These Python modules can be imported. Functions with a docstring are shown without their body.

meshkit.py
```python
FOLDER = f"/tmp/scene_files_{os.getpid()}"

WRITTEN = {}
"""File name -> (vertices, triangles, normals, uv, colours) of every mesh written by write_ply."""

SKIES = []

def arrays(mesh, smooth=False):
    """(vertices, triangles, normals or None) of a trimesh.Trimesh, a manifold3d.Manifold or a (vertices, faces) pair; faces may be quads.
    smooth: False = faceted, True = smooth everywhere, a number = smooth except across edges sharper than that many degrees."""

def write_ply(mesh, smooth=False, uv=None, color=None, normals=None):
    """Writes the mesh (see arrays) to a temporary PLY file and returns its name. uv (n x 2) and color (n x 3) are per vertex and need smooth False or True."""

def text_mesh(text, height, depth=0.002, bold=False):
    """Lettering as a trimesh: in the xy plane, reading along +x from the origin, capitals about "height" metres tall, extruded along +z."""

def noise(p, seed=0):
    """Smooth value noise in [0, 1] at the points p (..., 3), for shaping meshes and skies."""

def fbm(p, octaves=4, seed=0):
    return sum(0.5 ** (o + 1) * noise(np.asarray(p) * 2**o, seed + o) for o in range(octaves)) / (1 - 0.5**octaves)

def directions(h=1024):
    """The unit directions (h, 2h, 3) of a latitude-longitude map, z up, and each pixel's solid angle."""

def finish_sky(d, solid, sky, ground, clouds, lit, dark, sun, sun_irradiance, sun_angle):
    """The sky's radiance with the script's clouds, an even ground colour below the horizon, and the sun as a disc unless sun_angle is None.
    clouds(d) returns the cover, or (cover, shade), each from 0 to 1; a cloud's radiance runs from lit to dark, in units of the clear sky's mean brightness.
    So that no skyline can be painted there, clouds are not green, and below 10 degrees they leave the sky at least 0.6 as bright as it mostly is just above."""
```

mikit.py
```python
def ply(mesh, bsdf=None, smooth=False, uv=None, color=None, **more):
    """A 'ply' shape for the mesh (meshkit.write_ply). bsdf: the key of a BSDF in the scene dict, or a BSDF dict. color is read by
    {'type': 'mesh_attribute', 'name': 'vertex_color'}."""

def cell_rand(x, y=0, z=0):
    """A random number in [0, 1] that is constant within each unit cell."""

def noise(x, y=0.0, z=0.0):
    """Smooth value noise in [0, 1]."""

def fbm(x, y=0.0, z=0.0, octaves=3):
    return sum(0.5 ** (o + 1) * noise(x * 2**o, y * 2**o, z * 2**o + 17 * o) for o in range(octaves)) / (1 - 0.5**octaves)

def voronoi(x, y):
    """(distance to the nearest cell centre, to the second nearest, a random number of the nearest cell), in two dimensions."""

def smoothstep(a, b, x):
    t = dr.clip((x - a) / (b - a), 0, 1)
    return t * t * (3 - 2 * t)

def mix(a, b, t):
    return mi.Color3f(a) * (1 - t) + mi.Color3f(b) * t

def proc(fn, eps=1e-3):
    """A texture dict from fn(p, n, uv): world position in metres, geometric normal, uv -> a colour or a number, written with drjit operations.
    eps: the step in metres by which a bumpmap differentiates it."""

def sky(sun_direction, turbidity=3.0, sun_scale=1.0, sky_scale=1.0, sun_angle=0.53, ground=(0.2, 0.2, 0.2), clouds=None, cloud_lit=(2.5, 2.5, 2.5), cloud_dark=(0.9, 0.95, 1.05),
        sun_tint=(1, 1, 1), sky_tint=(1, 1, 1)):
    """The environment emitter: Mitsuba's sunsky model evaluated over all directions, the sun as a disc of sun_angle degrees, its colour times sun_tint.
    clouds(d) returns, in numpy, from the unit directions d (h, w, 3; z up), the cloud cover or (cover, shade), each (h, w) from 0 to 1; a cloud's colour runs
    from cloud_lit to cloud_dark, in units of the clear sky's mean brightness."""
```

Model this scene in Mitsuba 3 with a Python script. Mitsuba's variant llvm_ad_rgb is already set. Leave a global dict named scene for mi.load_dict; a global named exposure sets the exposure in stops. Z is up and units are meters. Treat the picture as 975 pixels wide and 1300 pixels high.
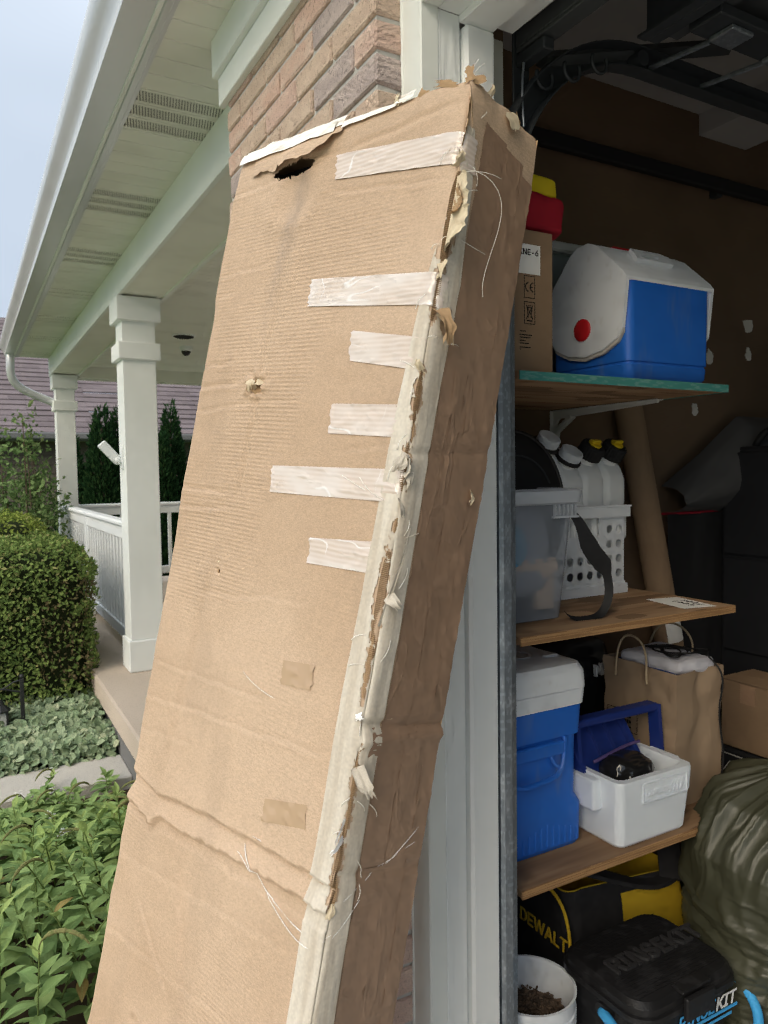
import math, random
import numpy as np, trimesh, shapely
import shapely.geometry as sg
import shapely.affinity
import mitsuba as mi, drjit as dr
import mikit, meshkit
from trimesh.creation import extrude_polygon

T = mi.ScalarTransform4f
scene, labels = {'type': 'scene'}, {}

# ------------------------------------------------------------------ camera, sky, exposure
EYE = np.array([0, 0, 1.58])
YAW, PITCH, ROLL = math.radians(29.3), math.radians(2.95), math.radians(0.8)
FW = np.array([math.sin(YAW) * math.cos(PITCH), math.cos(YAW) * math.cos(PITCH), -math.sin(PITCH)])
R0 = np.array([math.cos(YAW), -math.sin(YAW), 0])
U0 = np.cross(R0, FW)
RT = R0 * math.cos(ROLL) - U0 * math.sin(ROLL)
UP = np.cross(RT, FW)
scene['camera'] = {'type': 'thinlens', 'fov': 54.33, 'fov_axis': 'x', 'near_clip': 0.02, 'far_clip': 400.0,
                   'aperture_radius': 0.0014, 'focus_distance': 1.35,
                   'to_world': T().look_at(origin=EYE.tolist(), target=(EYE + FW).tolist(), up=UP.tolist())}


def overcast(d):
    """A closed, even overcast: brightest high up, a little dimmer and bluer towards the horizon."""
    e = np.clip(d[..., 2], 0, 1)
    n = meshkit.fbm(d * np.array([3.0, 3.0, 7.0]) + 4.0, 3, 5)
    return np.ones(d.shape[:2]), np.clip(1.0 - 1.05 * e ** 4 + 0.10 * (n - 0.5), 0, 1)


scene['sky'] = mikit.sky((-0.76, -0.42, 0.50), turbidity=4, sun_scale=0.17, sun_angle=36, clouds=overcast,
                         cloud_lit=(3.1, 3.2, 3.35), cloud_dark=(0.64, 0.745, 0.885), sun_tint=(0.90, 0.98, 1.10), ground=(0.22, 0.22, 0.2))
exposure = 3.35

# ------------------------------------------------------------------ helpers
_used = {}


def uniq(name):
    k = _used.get(name, 0)
    _used[name] = k + 1
    return name if k == 0 else f'{name}_{k:03d}'


def cat(ms):
    ms = [m for m in ms if m is not None]
    return trimesh.util.concatenate(ms)


def put(key, mesh, mat, smooth=False, M=None, uv=None, **more):
    if M is not None:
        mesh = mesh.copy()
        mesh.apply_transform(M)
    scene[key] = mikit.ply(mesh, mat, smooth=smooth, uv=uv, **more)
    return key


def thing(name, label=None, cat_=None, group=None, kind=None):
    key = uniq(name)
    d = {}
    if label: d['label'] = label
    if cat_: d['category'] = cat_
    if group: d['group'] = group
    if kind: d['kind'] = kind
    labels[key] = d
    return key


def part(par, name, mesh, mat, smooth=False, M=None, label=None, kind=None, uv=None):
    key = uniq(par + '__' + name)
    put(key, mesh, mat, smooth, M, uv)
    d = {}
    if label: d['label'] = label
    if kind: d['kind'] = kind
    if d: labels[key] = d
    return key


def struct(name, mesh, mat, label=None, smooth=False, cat_=None):
    key = thing(name, label, cat_, kind='structure')
    put(key, mesh, mat, smooth)
    return key


def V(*a):
    return np.array(a, float)


def rotz(deg, o=(0, 0, 0)):
    c, s = math.cos(math.radians(deg)), math.sin(math.radians(deg))
    M = np.eye(4)
    M[:2, :2] = [[c, -s], [s, c]]
    M[:3, 3] = o
    return M


def frame(o, x, y, z):
    M = np.eye(4)
    M[:3, 0], M[:3, 1], M[:3, 2], M[:3, 3] = x, y, z, o
    return M


def unit(v):
    v = np.asarray(v, float)
    return v / np.linalg.norm(v)


def bx(x0, x1, y0, y1, z0, z1, r=0.0):
    """A box between two corners, its edges chamfered by r."""
    if r <= 0:
        m = trimesh.creation.box(extents=(x1 - x0, y1 - y0, z1 - z0))
        m.apply_translation(((x0 + x1) / 2, (y0 + y1) / 2, (z0 + z1) / 2))
        return m
    r = min(r, 0.45 * min(x1 - x0, y1 - y0, z1 - z0))
    c = V((x0 + x1) / 2, (y0 + y1) / 2, (z0 + z1) / 2)
    h = V((x1 - x0) / 2, (y1 - y0) / 2, (z1 - z0) / 2)
    p = []
    for sx in (-1, 1):
        for sy in (-1, 1):
            for sz in (-1, 1):
                s = V(sx, sy, sz)
                for k in range(3):
                    q = h - r
                    q[k] = h[k]
                    p.append(c + s * q)
    return trimesh.convex.convex_hull(np.array(p))


def rbox(x0, x1, y0, y1, z0, z1, r, n=4):
    """A box with round edges."""
    s = trimesh.creation.icosphere(subdivisions=2, radius=r).vertices
    p = [s + V(x, y, z) for x in (x0 + r, x1 - r) for y in (y0 + r, y1 - r) for z in (z0 + r, z1 - r)]
    return trimesh.convex.convex_hull(np.vstack(p))


def tube(path, r, n=8, cap=True):
    P = np.array(path, float)
    R = np.full(len(P), r, float) if np.isscalar(r) else np.array(r, float)
    tan = np.gradient(P, axis=0)
    tan /= np.maximum(np.linalg.norm(tan, axis=1, keepdims=True), 1e-12)
    ref = V(0, 0, 1) if abs(tan[0][2]) < 0.9 else V(1, 0, 0)
    u = unit(np.cross(tan[0], ref))
    rows = []
    for i in range(len(P)):
        u = unit(u - tan[i] * (u @ tan[i]))
        w = np.cross(tan[i], u)
        a = np.arange(n) * 2 * math.pi / n
        rows.append(P[i] + R[i] * (np.cos(a)[:, None] * u + np.sin(a)[:, None] * w))
    v = np.vstack(rows)
    f = []
    for i in range(len(P) - 1):
        for j in range(n):
            k = (j + 1) % n
            A, B, C, D = i * n + j, i * n + k, (i + 1) * n + k, (i + 1) * n + j
            f += [[A, C, B], [A, D, C]]
    if cap:
        v = np.vstack([v, P[0], P[-1]])
        c0, c1 = len(v) - 2, len(v) - 1
        for j in range(n):
            k = (j + 1) % n
            f += [[c0, j, k], [c1, (len(P) - 1) * n + k, (len(P) - 1) * n + j]]
    m = trimesh.Trimesh(v, f, process=False)
    m.fix_normals() if cap and len(v) < 3000 else None
    return m


def spline(pts, n=40):
    from scipy.interpolate import CubicSpline
    P = np.array(pts, float)
    t = np.r_[0, np.cumsum(np.linalg.norm(np.diff(P, axis=0), axis=1))]
    return CubicSpline(t, P)(np.linspace(0, t[-1], n))


def lathe(profile, n=32, o=(0, 0, 0)):
    m = trimesh.creation.revolve(np.array(profile, float), sections=n)
    m.apply_translation(o)
    return m


def prism(pts, h, holes=None):
    return extrude_polygon(sg.Polygon(pts, holes), h, engine='earcut')


def prism_x(pts_yz, x0, x1, holes=None):
    """A polygon in (y, z) pushed from x0 to x1."""
    m = prism(pts_yz, x1 - x0, holes)
    m.apply_transform(frame((x0, 0, 0), (0, 1, 0), (0, 0, 1), (1, 0, 0)))
    return m


def prism_y(pts_xz, y0, y1, holes=None):
    """A polygon in (x, z) pushed from y0 to y1."""
    m = prism([(x, z) for x, z in pts_xz], y1 - y0, holes)
    m.apply_transform(frame((0, y1, 0), (1, 0, 0), (0, 0, 1), (0, -1, 0)))
    return m


def grid(fn, us, vs):
    """A sheet: fn(U, V) -> points, on the grid us x vs. Returns mesh, uv."""
    U, W = np.meshgrid(us, vs, indexing='ij')
    P = fn(U, W).reshape(-1, 3)
    n, m = U.shape
    i = np.arange((n - 1) * (m - 1))
    i = (i // (m - 1)) * m + i % (m - 1)
    f = np.vstack([np.stack([i, i + m, i + m + 1], 1), np.stack([i, i + m + 1, i + 1], 1)])
    return trimesh.Trimesh(P, f, process=False), np.stack([U.ravel(), W.ravel()], 1)


def lump(m, amp, freq, seed=0):
    """Pushes the vertices along their normals by noise."""
    m = m.copy()
    n = m.vertex_normals
    m.vertices = m.vertices + n * ((meshkit.fbm(m.vertices * freq, 3, seed) - 0.5) * 2 * amp)[:, None]
    return m


# ------------------------------------------------------------------ materials
def pr(key, col, rough=0.6, spec=0.4, metal=0.0, bump=None, scale=1.0, eps=1e-3, **more):
    c = {'type': 'rgb', 'value': list(map(float, col))} if isinstance(col, (tuple, list)) else mikit.proc(col)
    r = mikit.proc(rough) if callable(rough) else float(rough)
    b = {'type': 'principled', 'base_color': c, 'roughness': r, 'specular': spec, 'metallic': metal, **more}
    if bump is not None:
        b = {'type': 'bumpmap', 'bump': mikit.proc(bump, eps), 'scale': float(scale), 'bsdf': b}
    scene[key] = {'type': 'twosided', 'bsdf': b}
    return key


N, FB, SS, MIX = mikit.noise, mikit.fbm, mikit.smoothstep, mikit.mix


def fine(f, seed=0.0):
    return lambda p, n, uv: FB(p.x * f + seed, p.y * f, p.z * f, octaves=3)


# painted siding trim: pale grey-green, faintly streaked and dusty
pr('trim_paint', lambda p, n, uv: MIX((0.74, 0.765, 0.73), (0.69, 0.715, 0.68), SS(0.35, 0.75, FB(p.x * 3, p.y * 3, p.z * 3))), 0.5, 0.35,
   bump=fine(120), scale=0.0006)
pr('trim_wood', lambda p, n, uv: MIX((0.76, 0.785, 0.775), (0.71, 0.735, 0.725), SS(0.3, 0.7, FB(p.x * 4, p.y * 4, p.z * 2))), 0.55, 0.35,
   bump=lambda p, n, uv: FB(p.x * 200, p.y * 200, p.z * 10), scale=0.004)
pr('jamb_paint', lambda p, n, uv: MIX((0.78, 0.80, 0.79), (0.74, 0.76, 0.75), SS(0.45, 0.8, FB(p.x * 6, p.y * 6, p.z * 3 + 3))), 0.45, 0.4,
   bump=fine(60), scale=0.0008)
pr('soffit_vinyl', lambda p, n, uv: MIX((0.73, 0.73, 0.66), (0.67, 0.67, 0.60), SS(0.4, 0.8, FB(p.x * 5, p.y * 7, p.z))), 0.5, 0.35)
pr('soffit_dark', (0.03, 0.03, 0.028), 0.8, 0.1)
pr('gap_shade_grey', (0.38, 0.38, 0.34), 0.8, 0.1)  # grey standing for shade in the vent gaps and jamb groove
pr('gutter_alu', lambda p, n, uv: MIX((0.60, 0.615, 0.63), (0.54, 0.555, 0.565), SS(0.45, 0.8, FB(p.x * 4, p.y * 3, p.z * 6))), 0.26, 0.6, 0.30)
pr('porch_paint', lambda p, n, uv: MIX((0.74, 0.765, 0.75), (0.69, 0.715, 0.70), SS(0.4, 0.8, FB(p.x * 6, p.y * 6, p.z * 2))), 0.5, 0.35)
pr('rail_white', (0.74, 0.77, 0.78), 0.4, 0.4)
pr('mortar', lambda p, n, uv: MIX((0.52, 0.51, 0.48), (0.42, 0.41, 0.39), FB(p.x * 30, p.y * 30, p.z * 30)), 0.95, 0.1, bump=fine(220), scale=0.004)


def brickmat(key, c0, c1, spot):
    pr(key, lambda p, n, uv: MIX(MIX(c0, c1, SS(0.3, 0.7, FB(p.x * 17 + p.y * 17, p.y * 13, p.z * 30))), spot,
                                 SS(0.60, 0.78, FB(p.x * 210, p.y * 210, p.z * 110)) * 0.55) * (0.85 + 0.3 * N(p.x * 420, p.y * 420, p.z * 420)), 0.95, 0.1, bump=BB, scale=0.010)


BB = fine(170)
brickmat('brick_salmon', (0.57, 0.40, 0.325), (0.59, 0.455, 0.38), (0.26, 0.15, 0.12))
brickmat('brick_tan', (0.58, 0.46, 0.37), (0.52, 0.40, 0.32), (0.28, 0.19, 0.14))
brickmat('brick_grey', (0.47, 0.395, 0.37), (0.40, 0.335, 0.32), (0.16, 0.13, 0.13))
brickmat('brick_pink', (0.58, 0.44, 0.37), (0.54, 0.39, 0.33), (0.30, 0.19, 0.15))


def concrete(key, c0, c1, sp):
    pr(key, lambda p, n, uv: MIX(MIX(c0, c1, FB(p.x * 2.2, p.y * 2.2, p.z * 2.2, octaves=5)), sp, SS(0.55, 0.85, N(p.x * 330, p.y * 330, p.z * 330)) * 0.35), 0.9, 0.2,
       bump=fine(150), scale=0.002)


concrete('concrete_walk', (0.50, 0.47, 0.42), (0.40, 0.38, 0.34), (0.28, 0.26, 0.24))
concrete('concrete_porch', (0.47, 0.40, 0.33), (0.39, 0.33, 0.27), (0.30, 0.25, 0.20))
concrete('concrete_floor', (0.34, 0.33, 0.31), (0.24, 0.23, 0.22), (0.15, 0.15, 0.14))
pr('foundation_dark', (0.15, 0.15, 0.15), 0.9, 0.1, bump=fine(90), scale=0.003)
pr('soil', lambda p, n, uv: MIX((0.05, 0.035, 0.022), (0.09, 0.065, 0.04), FB(p.x * 20, p.y * 20, p.z * 20)), 0.95, 0.1)
pr('lawn_green', lambda p, n, uv: MIX((0.06, 0.11, 0.025), (0.09, 0.14, 0.04), FB(p.x * 8, p.y * 8, p.z * 8)), 0.95, 0.1)


# the big box: kraft corrugated board, uv = metres across and down its skin
def flute(uv):
    wob = N(uv.x * 6, uv.y * 2.5) * 0.004
    return dr.sin((uv.y + wob) * (2 * math.pi / 0.0075))


def kraft_col(p, n, uv):
    big = FB(uv.x * 3, uv.y * 3, octaves=4)
    fib = FB(uv.x * 260, uv.y * 600, octaves=2)
    fl = flute(uv) * SS(0.46, 0.70, FB(uv.x * 5 + 9, uv.y * 4)) * 0.045
    c = MIX((0.522, 0.386, 0.270), (0.450, 0.322, 0.216), SS(0.25, 0.75, big))
    sp = SS(0.72, 0.86, N(uv.x * 520, uv.y * 520)) * 0.16
    dirt = SS(0.62, 0.80, FB(uv.x * 11 + 3, uv.y * 3 + 8, octaves=4)) * 0.16
    dot = SS(0.80, 0.90, N(uv.x * 95 + 7, uv.y * 70)) * SS(0.60, 0.8, N(uv.x * 9, uv.y * 7)) * 0.10
    smear = dr.exp(-dr.square((uv.x - 0.215 + 0.10 * (uv.y - 0.06)) / 0.020)) * SS(0.42, 0.10, uv.y) * SS(0.05, 0.07, uv.y) * (0.3 + FB(uv.x * 60, uv.y * 30)) * 0.45
    c = c * (0.88 + 0.24 * fib + fl) * (0.94 + 0.12 * N(uv.x * 750, uv.y * 750))
    return MIX(MIX(MIX(c, (0.30, 0.19, 0.11), sp + dot), (0.27, 0.20, 0.14), dirt), (0.20, 0.17, 0.15), dr.clip(smear, 0, 0.6))


def kraft_bump(p, n, uv):
    return flute(uv) * 0.55 * SS(0.46, 0.72, FB(uv.x * 5 + 9, uv.y * 4)) + FB(uv.x * 90, uv.y * 90) * 0.9 + FB(uv.x * 14, uv.y * 22) * 4.0


pr('kraft_board', kraft_col, 0.62, 0.32, bump=kraft_bump, scale=0.0007)
pr('kraft_tape', lambda p, n, uv: MIX((0.60, 0.55, 0.465), (0.50, 0.44, 0.355), SS(0.3, 0.75, FB(uv.x * 90, uv.y * 7, octaves=4))) * (0.93 + 0.14 * N(uv.x * 300, uv.y * 300)), 0.7, 0.25,
   bump=lambda p, n, uv: FB(uv.x * 60, uv.y * 9, octaves=4), scale=0.0014)
pr('torn_paper', lambda p, n, uv: MIX((0.66, 0.58, 0.42), (0.50, 0.40, 0.27), FB(p.x * 80, p.y * 80, p.z * 80)), 0.85, 0.15)
pr('torn_kraft', lambda p, n, uv: MIX((0.42, 0.285, 0.165), (0.31, 0.20, 0.11), FB(p.x * 70, p.y * 70, p.z * 70)), 0.9, 0.1)
pr('flute_gap_shade', lambda p, n, uv: MIX((0.26, 0.17, 0.095), (0.15, 0.095, 0.052), FB(p.x * 120, p.y * 120, p.z * 120)), 0.95, 0.05)
pr('white_tape', lambda p, n, uv: MIX((0.80, 0.78, 0.73), (0.62, 0.57, 0.49), SS(0.5, 0.78, FB(p.x * 60, p.y * 25, p.z * 120))), 0.5, 0.4)


def film_col(p, n, uv):
    q = N(uv.x * 22 + 3, uv.y * 22) * 0.5
    st = SS(0.955, 0.995, 1.0 - dr.abs(FB(uv.x * 16 + 5 + q, uv.y * 22, octaves=2) * 2 - 1)) * SS(0.45, 0.65, N(uv.x * 14, uv.y * 20))
    fl = dr.sin(uv.y * (2 * math.pi / 0.0075) + 1.5 * N(uv.x * 30, uv.y * 30)) * 0.5 + 0.5
    big = FB(uv.x * 14 + 40, uv.y * 24)
    return MIX(MIX(MIX((0.555, 0.462, 0.385), (0.62, 0.54, 0.475), fl * 0.8), (0.645, 0.585, 0.535), SS(0.40, 0.8, big)), (0.74, 0.72, 0.70), st * 0.8)


pr('clear_film', film_col, 0.16, 0.6, bump=lambda p, n, uv: FB(uv.x * 28, uv.y * 34, octaves=2) + dr.sin(uv.y * (2 * math.pi / 0.0075)) * 0.06 + SS(0.96, 1.0, 1.0 - dr.abs(FB(uv.x * 20, uv.y * 30, octaves=2) * 2 - 1)) * 0.25, scale=0.002, clearcoat=1.0, clearcoat_gloss=0.97)
pr('faint_film', lambda p, n, uv: MIX((0.455, 0.325, 0.215), (0.42, 0.295, 0.19), FB(uv.x * 40, uv.y * 8)), 0.28, 0.45)
pr('film_white', (0.80, 0.79, 0.78), 0.18, 0.6)
pr('brown_film', lambda p, n, uv: MIX((0.325, 0.212, 0.142), (0.285, 0.182, 0.120), FB(uv.x * 9, uv.y * 6, octaves=3)) * (0.95 + 0.10 * FB(uv.x * 90, uv.y * 90)), 0.20, 0.55,
   bump=lambda p, n, uv: FB(uv.x * 22, uv.y * 14, octaves=3) + SS(0.965, 1.0, 1.0 - dr.abs(FB(uv.x * 26, uv.y * 7, octaves=2) * 2 - 1)) * 0.3, scale=0.0020, clearcoat=1.0, clearcoat_gloss=0.97)

# ------------------------------------------------------------------ the ground
rng = np.random.default_rng(7)
struct('ground', bx(-60, 60, -40, 90, -0.30, -0.03), 'lawn_green', 'green lawn stretching away beyond the planting beds')
struct('driveway', bx(-7, 0.86, -9, 1.78, -0.20, 0.0), 'concrete_walk', 'concrete driveway outside the open garage')
struct('garage_floor', bx(0.862, 7.2, -4.2, 1.72, -0.20, 0.004), 'concrete_floor', 'bare concrete garage floor under the stored things')
struct('soil_bed', bx(-3.0, 0.735, 1.79, 3.86, -0.2, 0.01), 'soil', 'dark soil of the bed under the leafy plants')
struct('soil_bed', bx(-3.0, 0.69, 4.20, 9.6, -0.2, 0.008), 'soil', 'dark soil of the bed under the ground cover and the hedges')
pw = thing('path', 'pale concrete walk between the leafy plants and the ground cover', None, kind='structure')
for i in range(5):
    part(pw, 'slab', bx(-3.0 + i * 0.74, -3.0 + i * 0.74 + 0.732, 3.862, 4.198, -0.2, 0.075, 0.006), 'concrete_walk')
pf = thing('porch_floor', 'tan concrete porch floor with a dark foundation face', None, kind='structure')
part(pf, 'slab', bx(0.665, 3.6, 2.26, 9.3, 0.22, 0.36, 0.012), 'concrete_porch')
part(pf, 'foundation', bx(0.69, 3.58, 2.28, 9.28, -0.2, 0.219), 'foundation_dark', label='dark grey foundation face below the porch slab')

# ------------------------------------------------------------------ the brick pier beside the garage opening
pier = thing('brick_wall', 'brick pier of salmon, tan and grey bricks behind the top of the box', 'brick wall')
part(pier, 'mortar', cat([bx(0.7415, 1.02, 1.3235, 2.2335, -0.1, 2.90)]), 'mortar')
course, bl, jt, bh = 0.0667, 0.194, 0.010, 0.0565
KINDS = ['brick_salmon', 'brick_tan', 'brick_grey', 'brick_pink', 'brick_tan', 'brick_pink']


def brick(x0, x1, y0, y1, z0, z1):
    m = bx(x0, x1, y0, y1, z0, z1, 0.004)
    v = m.vertices.copy()
    j = (meshkit.noise(v * 35, 3)[:, None] - 0.5) * 0.004 * np.array([1, 0.8, 1])
    m.vertices = v + j + rng.normal(0, 0.0007, v.shape)
    return m


for c in range(43):
    z0 = 0.012 + c * course
    y = 1.317 - (0 if c % 2 else bl / 2 + jt / 2)
    while y < 2.23:
        y0, y1 = max(y, 1.317), min(y + bl, 2.239)
        if y1 - y0 > 0.02:
            q = rng.random() * 0.003
            part(pier, 'brick', brick(0.735 - q, 0.80, y0, y1, z0, z0 + bh), KINDS[int(rng.integers(6))])
        y += bl + jt

# the rest of the house shell: wall over the garage opening, far wall of the porch, roof deck
struct_wall = thing('house_wall', 'painted wall over the garage opening and behind the porch', 'wall', kind='structure')
part(struct_wall, 'header_wall', bx(0.80, 1.00, -4.3, 1.3165, 2.56, 3.1), 'trim_paint')
part(struct_wall, 'return_wall', bx(1.021, 3.60, 2.10, 2.238, 0.0, 3.1), 'porch_paint')
part(struct_wall, 'porch_back_wall', bx(3.602, 3.70, 2.10, 9.3, 0.0, 3.1), 'porch_paint')
part(struct_wall, 'corner_filler', bx(0.80, 1.02, 1.318, 2.236, 2.902, 3.1), 'trim_paint')
part(struct_wall, 'near_wall', bx(0.735, 1.02, -6.5, -3.65, 0.0, 3.1), 'mortar')
roof = thing('house_roof', 'sloping roof of the house above the eave', 'roof', kind='structure')
part(roof, 'deck', prism_y([(0.40, 3.03), (7.6, 6.2), (7.6, 6.1), (0.56, 2.98)], -6.5, 9.0), 'soffit_dark')

# ------------------------------------------------------------------ garage shell
gw = thing('garage_wall', 'brown unpainted board wall behind the garage shelves, patched with filler', 'wall', kind='structure')
pr('wall_board', lambda p, n, uv: MIX((0.165, 0.110, 0.070), (0.125, 0.083, 0.053), SS(0.3, 0.7, FB(p.x * 2.5, p.y * 2.5, p.z * 2.5, octaves=4))) * (0.93 + 0.14 * FB(p.x * 60, p.y * 60, p.z * 200)), 0.8, 0.2)
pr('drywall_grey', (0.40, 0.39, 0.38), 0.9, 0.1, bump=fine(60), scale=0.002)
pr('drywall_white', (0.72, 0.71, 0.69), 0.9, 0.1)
pr('filler_white', (0.62, 0.60, 0.56), 0.9, 0.1)
YW = 1.91
part(gw, 'side_board', bx(1.03, 7.2, YW, YW + 0.08, 0.0, 2.99), 'wall_board')
part(gw, 'return_board', bx(1.022, 1.06, 1.33, YW - 0.001, 0.0, 2.99), 'wall_board', label='short wall between the door jamb and the shelf wall')
part(gw, 'back_board', bx(7.2, 7.3, -4.3, YW + 0.08, 0.0, 2.99), 'drywall_white')
part(gw, 'far_side_board', bx(1.03, 7.2, -4.30, -4.20, 0.0, 2.99), 'drywall_white')
for (x, z, w, h, s) in ((2.184, 2.11, 0.05, 0.075, 1), (2.509, 2.003, 0.045, 0.06, 2), (2.747, 2.03, 0.04, 0.05, 3), (2.43, 1.805, 0.035, 0.05, 4), (2.745, 2.142, 0.055, 0.06, 5)):
    a = np.linspace(0, 2 * math.pi, 22)[:-1]
    r = 0.35 + 1.1 * meshkit.fbm(np.stack([np.cos(a) * 2.2, np.sin(a) * 2.2, a * 0 + s * 3.1], 1), 3, s) + 0.5 * np.exp(-((a - 1.2 - 0.3 * s) / 0.35) ** 2)
    m = prism([(math.cos(t) * w * q / 2, math.sin(t) * h * q / 2) for t, q in zip(a, r)], 0.0025)
    m.apply_transform(frame((x, YW - 0.0005, z), (1, 0, 0), (0, 0, 1), (0, -1, 0)))
    part(gw, 'filler_patch', m, 'filler_white')
gc = thing('garage_ceiling', 'grey plasterboard garage ceiling with a boxed duct across it', 'ceiling', kind='structure')
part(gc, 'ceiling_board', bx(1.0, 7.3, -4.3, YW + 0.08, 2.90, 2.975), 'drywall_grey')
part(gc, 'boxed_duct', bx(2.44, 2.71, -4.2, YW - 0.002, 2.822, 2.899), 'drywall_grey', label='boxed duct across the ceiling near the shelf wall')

# ------------------------------------------------------------------ frame of the garage opening
fr = thing('garage_door_frame', 'pale grey-green painted frame of the garage opening', 'door frame')
YJ = 1.25
part(fr, 'brickmould', bx(0.795, 0.8375, YJ - 0.002, 1.3175, 0.0, 2.545, 0.003), 'trim_paint')
part(fr, 'jamb', bx(0.838, 0.8885, YJ, 1.3165, 0.0, 2.480, 0.0015), 'trim_wood', label='jamb board with raised wood grain')
part(fr, 'jamb_back', bx(0.8386, 1.0195, YJ + 0.030, 1.3160, 0.0, 2.479), 'gap_shade_grey')  # coloured grey so the groove beside the stop reads shaded
part(fr, 'jamb_stop', bx(0.8935, 0.966, YJ - 0.014, YJ + 0.0295, 0.0, 2.463, 0.006), 'jamb_paint', label='smooth stop board along the inner edge of the jamb')
part(fr, 'head_brickmould', bx(0.795, 0.8375, -3.6, YJ - 0.003, 2.478, 2.545, 0.003), 'trim_paint')
part(fr, 'head_jamb', bx(0.838, 1.02, -3.6, YJ - 0.0003, 2.480, 2.545), 'trim_wood')
part(fr, 'head_stop', bx(0.885, 0.966, -3.6, YJ - 0.001, 2.464, 2.4795, 0.002), 'jamb_paint')
part(fr, 'caulk', tube([(0.797, 1.3165, z) for z in np.linspace(0, 2.55, 60)], 0.004 + 0.003 * rng.random(60), 6), 'trim_paint', True)

# ------------------------------------------------------------------ eave: soffit boards, fascia, gutter, frieze boards, porch beam
ev = thing('eave', 'pale vinyl eave of grooved boards with vent panels over the wall and porch', 'eave', kind='thing')
ZS = 2.88
bw = 0.1088
YB0 = 2.632 - 50 * bw * 1


def soffit(x0, x1, y, z=ZS, joint=0.006):
    return prism_x([(y + joint, z), (y + bw - 0.0, z), (y + bw - 0.0, z + 0.012), (y, z + 0.012), (y, z + 0.007), (y + joint * 0.6, z + 0.005)], x0, x1)


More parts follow.
